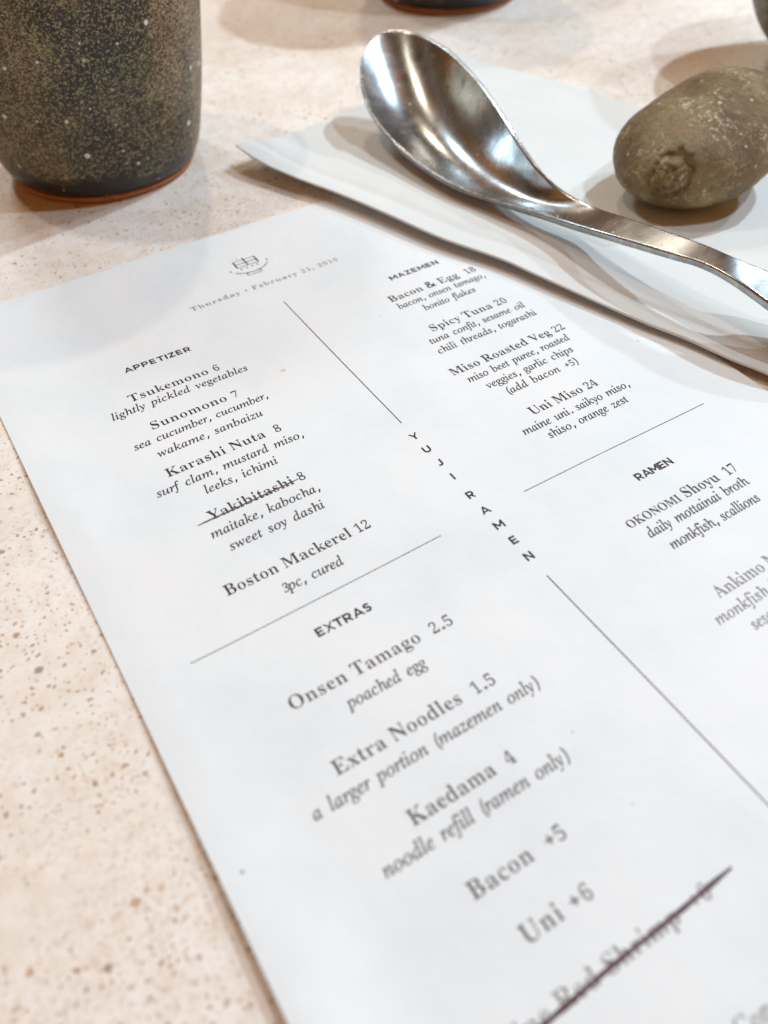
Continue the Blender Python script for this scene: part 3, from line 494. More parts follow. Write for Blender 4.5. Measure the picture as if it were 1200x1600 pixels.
        'o': '522|+158,-19 110,-14 68,1 31,25 4,57 -12,97 -19,142 -15,196 3,250 32,302 70,349 117,389 169,422 225,447 281,455 330,449 374,432 411,403 438,370 455,331 461,286 458,238 445,189 421,141 389,97 351,57 306,25 258,1 209,-14|-167,23 204,30 240,50 273,82 302,122 327,169 345,218 356,267 359,314 348,364 318,398 276,408 234,398 187,366 146,316 112,252 90,181 85,116 92,75 109,47 137,28',
        'p': '507|+-143,-228 -136,-198 -92,-192 -71,-181 -56,-161 -45,-127 60,328 64,347 67,363 64,375 55,384 41,387 -2,391 5,421 74,431 119,442 165,455 179,451 183,439 180,414 169,375 199,404 257,442 318,455 374,443 414,411 440,371 451,313 447,256 431,198 403,142 365,90 320,46 267,12 210,-10 151,-18 106,-13 79,-3 56,-123 48,-168 52,-179 67,-191 85,-196 131,-199 124,-228|-149,19 188,27 224,47 258,79 289,118 315,164 334,215 346,266 349,316 342,348 328,370 305,386 280,390 250,385 221,370 194,345 158,292 134,223 102,87 99,70 97,57 104,37 123,23',
        'r': '333|+-28,-6 48,292 58,334 61,360 58,372 47,381 32,385 -6,389 -2,420 68,434 114,445 158,456 172,450 173,431 125,255 182,359 239,427 287,456 314,450 328,438 338,419 343,392 339,364 328,345 311,332 285,327 262,331 247,338 237,350 235,355 171,273 112,150 67,-6',
        's': '370|+117,-19 78,-16 46,-8 25,-1 11,2 0,-1 -7,-12 -40,-12 -23,153 5,152 18,92 39,54 71,28 106,21 131,25 156,42 172,68 176,94 167,126 141,161 109,199 77,238 61,260 49,284 41,307 38,330 45,379 70,415 109,444 164,455 201,452 231,444 253,434 268,430 280,434 286,451 317,451 301,292 272,292 253,357 219,396 175,408 160,405 141,393 129,376 127,362 137,331 166,293 199,256 229,218 257,171 265,147 268,123 265,86 252,52 229,23 198,0 160,-14',
        't': '278|+50,-19 17,-12 0,4 -7,36 -6,62 -1,87 72,387 4,387 9,420 70,449 123,504 172,589 211,589 178,433 263,433 253,387 168,387 100,107 94,64 97,53 104,51 130,66 180,122 207,94 153,30 104,-5',
        'u': '542|+69,-19 36,-14 16,0 3,20 -3,52 1,96 14,162 54,318 60,343 60,368 57,378 47,387 33,391 -5,393 -1,424 69,436 114,446 158,455 174,452 178,444 178,424 176,408 106,146 95,101 92,76 99,58 117,52 143,59 176,82 212,117 250,164 286,220 318,285 345,355 364,441 458,441 382,126 373,89 371,68 376,55 384,53 414,68 463,128 490,104 438,34 389,-4 332,-19 298,-12 280,5 273,37 275,71 284,115 315,206 256,109 193,39 152,7 110,-12',
        'v': '442|+86,-18 58,236 46,320 38,347 31,362 10,384 -19,391 -34,391 -29,423 22,434 57,445 82,452 104,454 120,428 135,360 147,261 164,98 230,167 288,240 325,298 336,332 334,336 323,347 298,370 290,385 287,400 290,425 299,442 314,452 340,457 364,450 380,435 392,407 397,379 381,311 328,221 239,113 119,-18',
        'w': '664|+67,-18 49,242 41,324 34,351 27,366 7,388 -18,395 -29,395 -27,426 25,437 59,447 84,455 105,457 126,390 140,238 145,150 330,455 359,455 410,115 467,182 508,233 536,275 553,309 557,332 553,340 538,355 523,372 516,397 519,423 527,440 541,451 565,456 588,449 604,433 615,406 620,379 609,320 571,246 507,157 365,-18 337,-18 288,286 97,-18',
        'y': '402|+-54,-235 -82,-231 -99,-223 -109,-209 -115,-186 -111,-164 -103,-152 -90,-143 -66,-139 -50,-141 -36,-147 -23,-153 -11,-155 13,-141 48,-98 110,-7 49,242 34,298 21,336 9,361 -6,377 -28,389 -61,394 -57,423 -7,432 27,444 53,452 79,456 96,428 118,359 146,249 182,99 242,196 280,262 297,298 302,323 296,340 278,355 261,367 254,378 250,400 253,424 262,439 276,450 301,454 327,448 344,433 356,409 362,378 349,307 308,216 262,138 203,44 138,-55 104,-103 70,-146 36,-182 4,-211 -26,-229',
        'z': '396|+214,-19 169,-15 110,-2 54,11 19,15 -7,9 -36,-9 -42,-12 -50,-15 -66,-10 -71,4 -67,17 -56,31 247,354 207,350 172,352 141,360 114,367 89,369 70,366 55,359 43,347 27,321 -1,335 17,386 36,421 58,444 90,453 136,448 192,436 246,423 278,418 303,423 324,436 351,456 367,450 373,433 370,418 361,404 57,79 65,80 94,81 134,79 169,73 201,65 231,63 257,69 282,90 303,129 332,116 316,63 301,29 284,5 264,-10 241,-17',
        '0': '444|+226,-9 181,-4 146,12 123,39 108,71 99,108 96,151 98,228 112,317 134,405 162,481 182,524 206,560 233,592 267,618 309,634 356,639 399,634 433,618 455,592 476,543 484,480 482,405 468,316 446,227 418,151 385,89 344,39 311,12 271,-4|-237,48 277,59 321,101 329,114 358,202 385,316 404,430 409,517 407,529 380,571 344,582 303,571 261,531 252,517 222,430 196,316 177,202 172,114 175,100 200,60',
        '1': '444|+100,0 109,47 155,47 179,51 217,75 216,71 227,103 322,577 224,483 188,459 172,455 171,455 163,464 157,486 159,526 197,539 234,558 278,584 355,634 412,634 306,103 305,75 305,79 330,52 358,47 402,47 393,0',
        '2': '444|+50,0 72,112 195,222 251,274 295,318 331,358 360,398 379,441 392,488 395,537 392,544 360,577 327,585 296,580 255,556 249,554 220,503 202,435 182,439 169,447 159,460 153,497 156,519 162,544 176,570 200,597 236,620 283,634 338,639 393,634 435,618 462,593 476,561 478,529 474,492 467,466 457,439 441,410 417,378 385,339 343,293 222,183 122,97 314,97 339,98 380,118 386,127 398,156 409,185 432,185 391,0',
        '3': '444|+195,-9 141,-5 100,8 73,28 59,52 56,76 59,93 73,130 96,155 98,159 116,164 112,104 118,90 156,61 202,53 229,55 255,62 283,73 311,96 334,133 349,184 350,221 337,248 292,286 262,296 225,298 196,298 207,353 239,353 272,355 302,367 354,411 367,425 389,482 393,531 389,540 359,576 322,585 288,579 242,547 242,550 224,519 215,484 210,450 181,455 169,462 155,484 155,526 169,563 173,574 198,600 235,622 281,635 336,639 389,634 431,619 461,595 476,564 479,531 474,495 466,463 453,433 433,404 391,366 334,337 369,325 397,309 420,285 434,256 437,222 432,181 420,137 404,100 382,67 353,39 318,17 279,2 237,-6',
        '4': '444|+167,0 177,47 178,47 204,49 252,66 269,84 278,109 289,164 64,164 83,255 368,630 459,630 377,222 462,222 450,164 366,164 355,109 354,84 364,66 405,49 430,47 419,47 410,0|-111,222 301,222 332,377 350,460 368,573 332,518 306,481 279,444 260,419',
        '5': '444|+197,-9 143,-5 104,8 78,28 66,52 64,76 66,98 75,121 102,150 102,153 127,158 119,133 117,105 127,81 145,66 168,56 197,53 224,56 250,63 279,76 308,102 331,142 346,194 351,239 344,275 339,279 295,315 241,325 213,324 189,321 151,311 121,325 207,630 486,630 458,469 436,469 436,500 437,516 435,526 431,529 402,533 226,533 180,368 228,379 280,383 337,377 382,359 415,329 431,290 435,246 429,194 416,146 398,106 375,71 346,42 311,19 273,3 234,-6',
        '6': '444|+236,-9 182,1 141,29 116,73 104,130 103,201 116,291 133,359 154,422 181,479 211,530 246,574 289,610 340,632 396,639 442,635 475,622 495,603 502,581 502,560 499,541 486,508 466,487 455,480 428,475 435,530 432,557 432,549 404,581 378,587 342,579 315,564 279,533 234,458 196,340 243,366 270,376 302,384 340,386 385,380 418,360 440,330 450,294 452,252 445,204 430,149 409,102 381,59 343,22 294,-1|-250,49 294,62 336,103 348,125 368,195 374,262 370,283 341,321 300,333 276,329 250,319 224,309 187,284 173,177 183,99 203,69 220,58',
        '7': '444|+139,0 462,534 243,534 201,526 199,525 183,490 171,445 146,445 187,630 532,630 515,545 198,0',
        '8': '444|+220,-9 160,-3 115,18 88,48 75,84 73,121 77,161 85,191 97,219 114,245 155,283 217,321 178,359 160,397 155,436 159,479 169,513 184,548 208,582 244,612 295,632 359,639 411,633 449,616 472,588 483,555 485,521 481,485 461,430 448,409 412,375 356,339 412,296 439,253 447,211 442,166 429,121 409,81 379,44 335,14 282,-3|-321,364 353,387 380,411 405,443 420,486 423,515 417,542 404,562 386,576 367,585 344,588 305,579 255,538 250,533 234,489 232,455 253,409 282,388|-234,41 279,50 335,89 356,118 368,152 368,184 343,232 307,258 252,291 221,267 190,241 161,205 145,157 142,119 151,91 192,51',
        '9': '444|+183,-9 140,-5 108,7 89,25 79,47 76,69 77,91 83,106 94,120 102,129 118,138 122,103 136,71 157,55 198,47 262,67 322,132 349,186 392,330 338,279 308,260 274,247 236,243 194,249 162,268 140,297 129,334 128,375 134,425 149,480 171,529 200,571 239,607 287,631 342,639 396,630 437,603 463,560 476,504 477,433 465,342 448,274 427,211 401,153 372,103 337,58 294,22 242,-1|-282,306 311,310 338,318 366,333 398,370 410,466 400,536 380,562 364,573 335,580 306,574 289,568 262,550 231,500 211,430 206,368 224,326',
        '&': '732|+275,-15 210,-11 156,3 112,31 81,72 69,124 74,186 89,237 114,282 147,319 208,365 266,397 249,424 227,465 214,513 217,569 234,619 261,662 300,694 346,716 396,728 450,731 501,728 544,717 579,695 602,662 612,620 608,571 585,509 539,455 481,412 432,383 568,220 585,240 610,276 633,317 653,361 777,361 742,290 707,231 667,178 632,143 754,-4 594,-4 536,66 488,36 424,7 354,-10|-375,453 419,480 455,510 475,538 488,571 488,600 475,626 451,644 430,647 394,639 374,627 349,601 336,570 335,540 341,512 356,481|-296,74 355,80 407,98 451,122 476,139 322,324 280,299 240,267 215,234 199,189 199,144 219,105 257,80',
        '(': '300|+155,-158 122,-97 98,-30 84,42 80,155 95,274 128,394 177,510 220,583 271,651 330,714 413,714 332,615 266,507 216,393 184,275 170,160 174,48 197,-60 237,-158',
        ')': '300|+-1,-158 80,-60 145,48 194,160 226,275 241,393 237,507 215,615 173,714 256,714 289,651 313,583 327,510 330,394 315,274 282,155 233,42 190,-30 140,-97 81,-158',
        ',': '268|+-2,-137 56,-1 104,124 222,124 229,108 198,45 164,-17 91,-137',
        '.': '268|+128,-24 94,-18 77,-6 68,15 70,54 83,94 101,114 123,125 159,131 186,128 212,114 222,94 220,54 206,15 188,-6 166,-18',
        '+': '458|+211,107 242,262 83,262 96,327 255,327 286,482 363,482 332,327 491,327 478,262 319,262 288,107'},
    's': {
        'A': '800|+113,0 427,700 292,700 -22,0|+712,0 398,700 263,700 577,0|+170,140 520,140 520,260 170,260',
        'E': '680|+145,0 145,700 0,700 0,0|+72,0 500,0 500,145 72,145|+72,282 470,282 470,418 72,418|+72,555 500,555 500,700 72,700',
        'I': '260|+145,0 145,700 0,700 0,0',
        'J': '560|+432,220 432,700 288,700 288,220|+-11,127 17,85 53,49 97,23 146,6 198,0 250,5 300,21 344,47 381,82 409,124 427,171 432,220 288,220 285,203 279,187 268,173 254,161 238,152 219,147 199,145 180,147 161,153 145,162 131,174 121,188',
        'M': '880|+145,0 145,700 0,700 0,0|+772,0 772,700 628,700 628,0|+1,672 327,162 445,238 119,700|+651,700 327,238 445,162 769,672',
        'N': '740|+145,0 145,700 0,700 0,0|+633,0 633,700 488,700 488,0|+-1,667 509,0 631,33 121,700',
        'P': '700|+145,0 145,700 0,700 0,0|+72,555 340,555 340,700 72,700|+72,212 340,212 340,358 72,358|+340,212 399,221 454,245 501,284 537,334 560,393 568,456 560,519 537,578 501,629 454,667 399,692 340,700 340,555 361,552 381,542 398,526 411,506 420,482 423,456 420,431 411,407 398,386 381,371 361,361 340,357',
        'R': '740|+145,0 145,700 0,700 0,0|+72,555 340,555 340,700 72,700|+72,212 340,212 340,358 72,358|+340,212 399,221 454,245 501,284 537,334 560,393 568,456 560,519 537,578 501,629 454,667 399,692 340,700 340,555 361,552 381,542 398,526 411,506 420,482 423,456 420,431 411,407 398,386 381,371 361,361 340,357|+224,251 460,0 576,19 340,337',
        'S': '630|+493,568 468,610 433,645 389,673 338,692 284,700 229,697 176,684 128,660 88,629 58,590 39,546 33,500 178,500 180,513 187,525 199,535 215,544 233,551 254,554 275,555 297,553 316,548 333,540 347,530 357,519|+33,500 37,461 51,423 73,389 102,359 138,334 179,315 224,304 270,300 270,445 252,446 235,449 219,454 205,461 193,469 185,479 179,489 178,500|+518,228 513,270 499,311 476,348 445,381 408,408 365,428 318,441 270,445 270,300 290,299 309,294 327,288 342,279 355,268 365,255 371,242 372,228|+37,150 63,102 100,62 146,30 199,10 256,0 313,3 368,19 418,45 460,81 491,125 511,175 518,228 372,228 370,208 362,190 349,174 331,161 311,152 288,146 264,145 241,148 219,156 200,167 184,182 174,199',
        'T': '700|+0,555 580,555 580,700 0,700|+362,0 362,700 217,700 217,0',
        'U': '720|+145,270 145,700 0,700 0,270|+612,270 612,700 468,700 468,270|+0,270 10,200 41,135 90,79 153,36 227,9 306,0 386,9 459,36 523,79 571,135 602,200 612,270 468,270 462,238 446,207 420,182 387,162 348,149 306,145 265,149 226,162 192,182 167,208 150,238 145,270',
        'X': '720|+108,0 631,700 502,700 -21,0|+631,0 108,700 -21,700 502,0',
        'Y': '700|+377,314 75,700 -47,700 255,236|+345,236 647,700 525,700 223,314|+372,0 372,330 227,330 227,0',
        'Z': '700|+20,555 560,555 560,700 20,700|+20,0 570,0 570,145 20,145|+136,0 568,633 434,700 2,57'}}

_cache = {}
def glyph(st, ch):
    k = (st, ch)
    if k in _cache:
        return _cache[k]
    parts = GLYPHS[st][ch].split('|')
    adv = int(parts[0]) / 1000.0
    outs, holes = [], []
    for p in parts[1:]:
        pts = [tuple(int(a) / 1000.0 for a in q.split(',')) for q in p[1:].split()]
        (outs if p[0] == '+' else holes).append(pts)
    def inside(p, P):
        c = False
        for i in range(len(P)):
            x1, y1 = P[i]
            x2, y2 = P[(i + 1) % len(P)]
            if (y1 > p[1]) != (y2 > p[1]) and p[0] < (x2 - x1) * (p[1] - y1) / (y2 - y1) + x1:
                c = not c
        return c
    V, F = [], []
    for o in outs:
        hs = [h for h in holes if inside(h[0], o)]
        loops = [o] + hs
        tris = tessellate_polygon([[Vector((x, y, 0)) for x, y in l] for l in loops])
        b = len(V)
        for l in loops:
            V.extend(l)
        for t in tris:
            a, c, d = [V[b + i] for i in t]
            ar = (c[0] - a[0]) * (d[1] - a[1]) - (d[0] - a[0]) * (c[1] - a[1])
            F.append(tuple(b + i for i in (t if ar > 0 else t[::-1])))
    xs = [p[0] for p in V]
    _cache[k] = (adv, V, F, min(xs), max(xs))
    return _cache[k]

INK_LIFT = 0.07
def set_line(text, st, size, track=0.0, xs=1.0, space=0.25):
    """glyph geometry of one line with its baseline start at 0,0"""
    V, F, x = [], [], 0.0
    small = False
    for k, ch in enumerate(text):
        if ch == '[':
            small = True
            continue
        if ch == ']':
            small = False
            continue
        if ch == ' ':
            x += space * size * xs + track
            continue
        if ch == '\u2022':
            b = len(V)
            r = 0.11 * size
            V += [(x + r * 1.6 + r * math.cos(a * math.pi / 4), 0.26 * size + r * math.sin(a * math.pi / 4)) for a in range(8)]
            F.append(tuple(range(b, b + 8)))
            x += 0.35 * size + track
            continue
        adv, gv, gf, lo, hi = glyph(st, ch)
        kk = 0.74 if small else 1.0
        b = len(V)
        V += [(x + p[0] * size * xs * kk, p[1] * size * kk) for p in gv]
        F += [tuple(b + i for i in f) for f in gf]
        x += adv * size * xs * kk + track
    return V, F

def fit_line(text, st, size, u0, u1):
    space = 0.42 if st == 'i' else 0.27
    V, F = set_line(text, st, size, 0.0, 1.0, space)
    w0 = max(p[0] for p in V) - min(p[0] for p in V)
    k = (u1 - u0) / w0
    xs = {'s': 1.0, 'i': 0.5 * (k + 0.86), 'r': 0.5 * (k + 0.97)}[st]
    V, F = set_line(text, st, size, 0.0, xs, space)
    w1 = max(p[0] for p in V) - min(p[0] for p in V)
    n = len(text) - 1 - 2 * text.count('[')
    V, F = set_line(text, st, size, (u1 - u0 - w1) / n, xs, space)
    lo = min(p[0] for p in V)
    return [(p[0] - lo + u0, p[1]) for p in V], F

def ink(name, V, F, v0=0.0, mat=None, label=None):
    me = mesh(name, [(x, y + v0, paper_z(x, y + v0) + INK_LIFT) for x, y in V], F, False)
    o = obj(name, me, mat or M_INK, menu)
    if label:
        o['label'] = label
    return o

SIZE = {'r': 5.55, 'i': 5.0, 's': 4.1}
LINES = [
    ("APPETIZER", "s", 42.5, 66.8, -67.8),
    ("Tsukemono 6", "r", 38.6, 70.9, -83.4),
    ("lightly pickled vegetables", "i", 30.6, 79.0, -88.9),
    ("Sunomono 7", "r", 39.9, 70.4, -100.0),
    ("sea cucumber, cucumber,", "i", 31.6, 78.1, -106.2),
    ("wakame, sanbaizu", "i", 36.8, 72.8, -113.2),
    ("Karashi Nuta  8", "r", 35.9, 74.5, -123.0),
    ("surf clam, mustard miso,", "i", 30.0, 79.1, -129.4),
    ("leeks, ichimi", "i", 42.9, 66.8, -135.7),
    ("Yakibitashi 8", "r", 39.5, 70.8, -146.2),
    ("maitake, kabocha,", "i", 37.2, 72.1, -152.8),
    ("sweet soy dashi", "i", 39.8, 69.9, -159.6),
    ("Boston Mackerel 12", "r", 32.3, 77.1, -173.4),
    ("3pc, cured", "i", 45.7, 64.1, -180.8),
    ("EXTRAS", "s", 46.4, 62.6, -198.2),
    ("Onsen Tamago  2.5", "r", 31.1, 77.9, -213.2),
    ("poached egg", "i", 42.4, 65.2, -220.2),
    ("Extra Noodles  1.5", "r", 32.0, 76.6, -233.1),
    ("a larger portion (mazemen only)", "i", 22.8, 85.2, -239.6),
    ("Kaedama  4", "r", 40.3, 68.3, -251.9),
    ("noodle refill (ramen only)", "i", 29.5, 78.9, -258.1),
    ("Bacon  +5", "r", 42.4, 66.8, -271.3),
    ("Uni +6", "r", 46.3, 63.5, -283.6),
    ("MAZEMEN", "s", 149.0, 171.1, -69.8),
    ("Bacon & Egg  18", "r", 141.2, 180.2, -82.2),
    ("bacon, onsen tamago,", "i", 141.5, 180.6, -87.7),
    ("bonito flakes", "i", 149.0, 171.9, -93.7),
    ("Spicy Tuna 20", "r", 144.0, 177.4, -105.7),
    ("tuna confit, sesame oil", "i", 139.5, 181.3, -111.6),
    ("chili threads, togarashi", "i", 138.7, 181.7, -117.8),
    ("Miso Roasted Veg 22", "r", 135.8, 184.4, -130.3),
    ("miso beet puree, roasted", "i", 138.3, 181.8, -136.2),
    ("veggies, garlic chips", "i", 141.7, 178.3, -142.2),
    ("(add bacon +5)", "i", 145.8, 175.5, -148.2),
    ("Uni Miso 24", "r", 145.7, 173.2, -160.6),
    ("maine uni. saikyo miso,", "i", 137.6, 181.5, -166.8),
    ("shiso, orange zest", "i", 143.3, 176.0, -172.3),
    ("RAMEN", "s", 153.0, 167.2, -201.1),
    ("OKONOMI Shoyu  17", "r", 138.1, 181.2, -213.6),
    ("daily mottainai broth", "i", 140.5, 179.9, -219.2),
    ("monkfish, scallions", "i", 142.9, 177.4, -225.6),
    ("Thursday . February 21, 2019", "r", 76.4, 139.0, -45.9),
    ("Maine Red Shrimp  +6", "r", 26.5, 83.8, -296.4),
    ("Ankimo Miso  19", "r", 141.1, 178.9, -244.0),
    ("monkfish liver, scallions", "i", 134.7, 185.3, -250.1),
    ("sesame, garlic chips", "i", 141.2, 178.8, -256.0),
    ("Consuming raw or undercooked fish", "r", 69.5, 147.0, -317.6),
]
for text, st, u0, u1, v in LINES:
    t = text.replace("Thursday .", "Thursday \u2022").replace("OKONOMI", "[OKONOMI]")
    size = SIZE[st]
    mat = M_SOFT if v < -205 and u0 < 100 else M_INK
    if v < -285 or text.startswith(("Ankimo", "monkfish l", "sesame, g")):
        mat = M_PALE
    nm = "text_line"
    if text.startswith("Thursday"):
        size, mat = 3.9, M_PALE
    if st == 's':
        nm = "heading"
    V, F = fit_line(t, st, size, u0, u1)
    ink(nm, V, F, v, mat, ("bold heading reading " if st == 's' else "printed line reading ") + text.replace(" .", ""))

# the stacked name down the middle
for ch, vc in zip("YUJIRAMEN", (-148.3, -155.4, -162.4, -169.4, -178.4, -185.6, -192.3, -199.0, -205.8)):
    adv, gv, gf, lo, hi = glyph('s', ch)
    V = [((p[0] - (lo + hi) / 2) * 4.1 + 108.0, (p[1] - 0.35) * 4.1) for p in gv]
    ink("column_letter", V, gf, vc, M_INK, "letter %s of the name stacked down the middle" % ch)

def strip(pts, wd):
    """a flat ribbon along a polyline"""
    V, F = [], []
    n = len(pts)
    for i, (x, y) in enumerate(pts):
        x0, y0 = pts[max(i - 1, 0)]
        x1, y1 = pts[min(i + 1, n - 1)]
        l = math.hypot(x1 - x0, y1 - y0) or 1
        ww = wd[i] if isinstance(wd, list) else wd
        nx, ny = -(y1 - y0) / l * ww / 2, (x1 - x0) / l * ww / 2
        V += [(x + nx, y + ny), (x - nx, y - ny)]
    for i in range(n - 1):
        F.append((2 * i, 2 * i + 1, 2 * i + 3, 2 * i + 2))
    return V, F

def join(parts):
    V, F = [], []
    for v, f in parts:
        b = len(V)
        V += v
        F += [tuple(b + i for i in q) for q in f]
    return V, F

def seg(a, b, n):
    return [(lerp(a[0], b[0], i / n), lerp(a[1], b[1], i / n)) for i in range(n + 1)]

ink("divider_line", *strip(seg((107.8, -59.3), (108.0, -140.9), 40), 0.30))
ink("divider_line", *strip(seg((107.9, -213.8), (108.0, -345), 60), 0.30))
def dotted(a, b, y, y2):
    parts, x = [], a
    while x < b:
        yy = lerp(y, y2, (x - a) / (b - a))
        parts.append(strip([(x, yy), (x + 0.38, yy)], 0.30))
        x += 0.56
    return join(parts)
ink("dotted_rule", *dotted(15.7, 91.4, -187.7, -186.9))
ink("dotted_rule", *dotted(122.1, 194.8, -185.8, -186.3))

# emblem: a lattice over a bowl
def emblem():
    w = 0.26
    P = []
    L, Rr, T, B = 102.75, 112.4, -24.25, -28.8
    mid, my = 107.6, -26.55
    P.append(strip([(L, T), (Rr, T)], w))
    P.append(strip([(L, B), (Rr, B)], w))
    P.append(strip([(L, my), (Rr, my)], w * 1.25))
    P.append(strip([(L + .25, T), (L + .25, B)], w * 2.4))
    P.append(strip([(Rr - .25, T), (Rr - .25, B)], w * 2.4))
    P.append(strip([(mid, T + 1.5), (mid, B)], w * 2.0))
    P.append(strip([(105.3, -22.2), (105.5, -23.2)], w))
    for u in (104.1, 106.4, 108.7, 111.0):
        P.append(strip([(u - .25, -30.0), (u + .15, -30.9)], w * 1.8))
    arc = []
    for i in range(29):
        a = math.pi * (1.0 + i / 28.0)
        arc.append((107.5 + 8.15 * math.cos(a), -28.6 + 5.7 * math.sin(a)))
    P.append(strip(arc[1:4], w * 1.4))
    P.append(strip(arc[5:25], [w * (0.9 + 0.7 * abs(math.sin(i * .7))) for i in range(20)]))
    P.append(strip(arc[26:], w * 1.6))
    fl, fr, ft, fb = 104.5, 110.4, -34.3, -35.9
    for a, b in (((fl, ft), (fr, ft)), ((fl, fb), (fr, fb)), ((fl, ft), (fl, fb)), ((fr, ft), (fr, fb))):
        P.append(strip([a, b], w))
    return join(P)
ink("emblem", *emblem(), 0.0, M_INK, "small printed emblem of a lattice above a bowl")

# pen strokes through the sold-out dishes
def stroke(a, b, w, n=46):
    pts, ws = [], []
    for i in range(n + 1):
        t = i / n
        pts.append((lerp(a[0], b[0], t), lerp(a[1], b[1], t) + 0.28 * noise.noise(Vector((t * 3.1, a[1], 0))) ))
        ws.append(w * (0.85 + 0.3 * noise.noise(Vector((t * 14, 2.2, 0)))) * min(1, 0.55 + 8 * t, 0.55 + 8 * (1 - t)))
    return strip(pts, ws)
def pen(name, V, F, label):
    me = mesh(name, [(x, y, paper_z(x, y) + INK_LIFT + 0.05) for x, y in V], F, False)
    obj(name, me, M_PEN, menu, label=label)
pen("pen_stroke", *stroke((35.5, -146.0), (68.6, -145.1), 0.50), "thin pen stroke crossing out one appetizer")
pen("pen_stroke", *stroke((24.0, -296.3), (91.2, -294.3), 1.2), "thick pen stroke crossing out the last extra")

def blot(name, u, v, r, mat, label, seed=0.0):
    V, F = [], []
    V.append((u, v))
    n = 18
    for i in range(n):
        a = 2 * math.pi * i / n
        rr = r * (1 + 0.5 * noise.noise(Vector((math.cos(a) * 1.5, math.sin(a) * 1.5, seed))))
        V.append((u + rr * 1.25 * math.cos(a), v + rr * math.sin(a)))
    for i in range(n):
        F.append((0, 1 + i, 1 + (i + 1) % n))
    ink(name, V, F, 0.0, mat, label)
blot("food_stain", 88.8, -95.8, 0.75, M_STAIN, "small tan food stain on the paper", 1.0)
blot("grey_fleck", 4.6, -241.6, 0.32, M_PALE, "tiny grey fleck on the paper", 3.0)

# ------------------------------------------------------------------ the folded napkin
def catmull(P, t):
    n = len(P) - 1
    x = max(0.0, min(n - 1e-6, t * n))
    i = int(x)
    f = x - i
    p0, p1, p2, p3 = P[max(i - 1, 0)], P[i], P[i + 1], P[min(i + 2, n)]
    return tuple(0.5 * ((2 * b) + (c - a) * f + (2 * a - 5 * b + 4 * c - d) * f * f + (3 * b - a - 3 * c + d) * f ** 3) for a, b, c, d in zip(p0, p1, p2, p3))

def arc_param(P, n=400):
    pts = [catmull(P, i / n) for i in range(n + 1)]
    L = [0.0]
    for i in range(n):
        L.append(L[-1] + math.dist(pts[i], pts[i + 1]))
    def at(s):
        x = s * L[-1]
        lo, hi = 0, n
        while hi - lo > 1:
            m = (lo + hi) // 2
            if L[m] <= x:
                lo = m
            else:
                hi = m
        f = (x - L[lo]) / ((L[hi] - L[lo]) or 1)
        return tuple(lerp(a, b, f) for a, b in zip(pts[lo], pts[hi]))
    return at, L[-1]

# front edge: x, y and how high the cloth's lifted edge stands above the table
NF = [(139.9, 50.7, 10.2), (142.6, 35.3, 8.8), (149.6, 15.8, 7.4), (160.2, -9.6, 6.4), (168.2, -33.9, 5.9), (176.4, -61.1, 5.4), (187.4, -86.5, 4.9), (192.4, -102.9, 4.5), (203.8, -143.1, 4.1), (210.3, -161.4, 3.9), (214.2, -176.2, 3.8), (218.8, -190.4, 3.8), (226.5, -220.8, 3.8), (236.4, -258.0, 3.8)]
NB = [(296.0, 108.0), (306.0, 75.0), (316.0, 45.0), (332.0, -15.0), (348.0, -75.0), (366.0, -140.0), (384.0, -200.0), (400.0, -250.0)]
front_at, front_len = arc_param(NF)
back_at, _ = arc_param(NB)
def nap_xy(s, d):
    a, b = front_at(s)[:2], back_at(s)
    # the short left side bows outwards a little between the two corners
    k = 8.0 * math.exp(-(s / 0.08) ** 2) * math.sin(math.pi * min(1, d))
    return lerp(a[0], b[0], d) - 0.2 * k, lerp(a[1], b[1], d) - 1.2 * k
NW = 148.0
def nap_bottom(s, d):
    x = d * NW
    zc = front_at(s)[2] - 0.8
    on_paper = 0.62
    return on_paper + (zc - on_paper) * math.exp(-(x / (11.0 + 7.0 * math.exp(-(s / 0.1) ** 2))) ** 2)
def nap_thick(s, d):
    x = d * NW
    t = 1.15 + 3.1 * smooth(2.0, 22.0, x) - 2.2 * smooth(48, 92, x)
    # the upper layer is folded a finger's width in from the left end
    t += 0.60 * smooth(0.0, 0.006, s - 0.085 - 0.10 * d - 0.004 * math.sin(d * 19)) * smooth(0.070, 0.082, d)
    # crease behind the folded front edge
    t -= 0.50 * math.exp(-((x - 12.0) / 1.6) ** 2) * (1 - smooth(0.30, 0.6, s))
    x2 = s * front_len
    t += 0.40 * noise.noise(Vector((x / 34.0, x2 / 60.0, 1.7))) + 0.13 * noise.noise(Vector((x / 9.0, x2 / 16.0, 4.1))) + 0.5 * math.exp(-(s / 0.12) ** 2) * noise.noise(Vector((x / 7.0, x2 / 7.0, 6.1)))
    # long soft pull lines running with the fold
    t += 0.10 * math.sin(x * 0.21 + 2.0 * noise.noise(Vector((x / 50.0, x2 / 50.0, 9)))) * smooth(14, 30, x) * (1 - smooth(60, 90, x))
    return max(0.7, t)
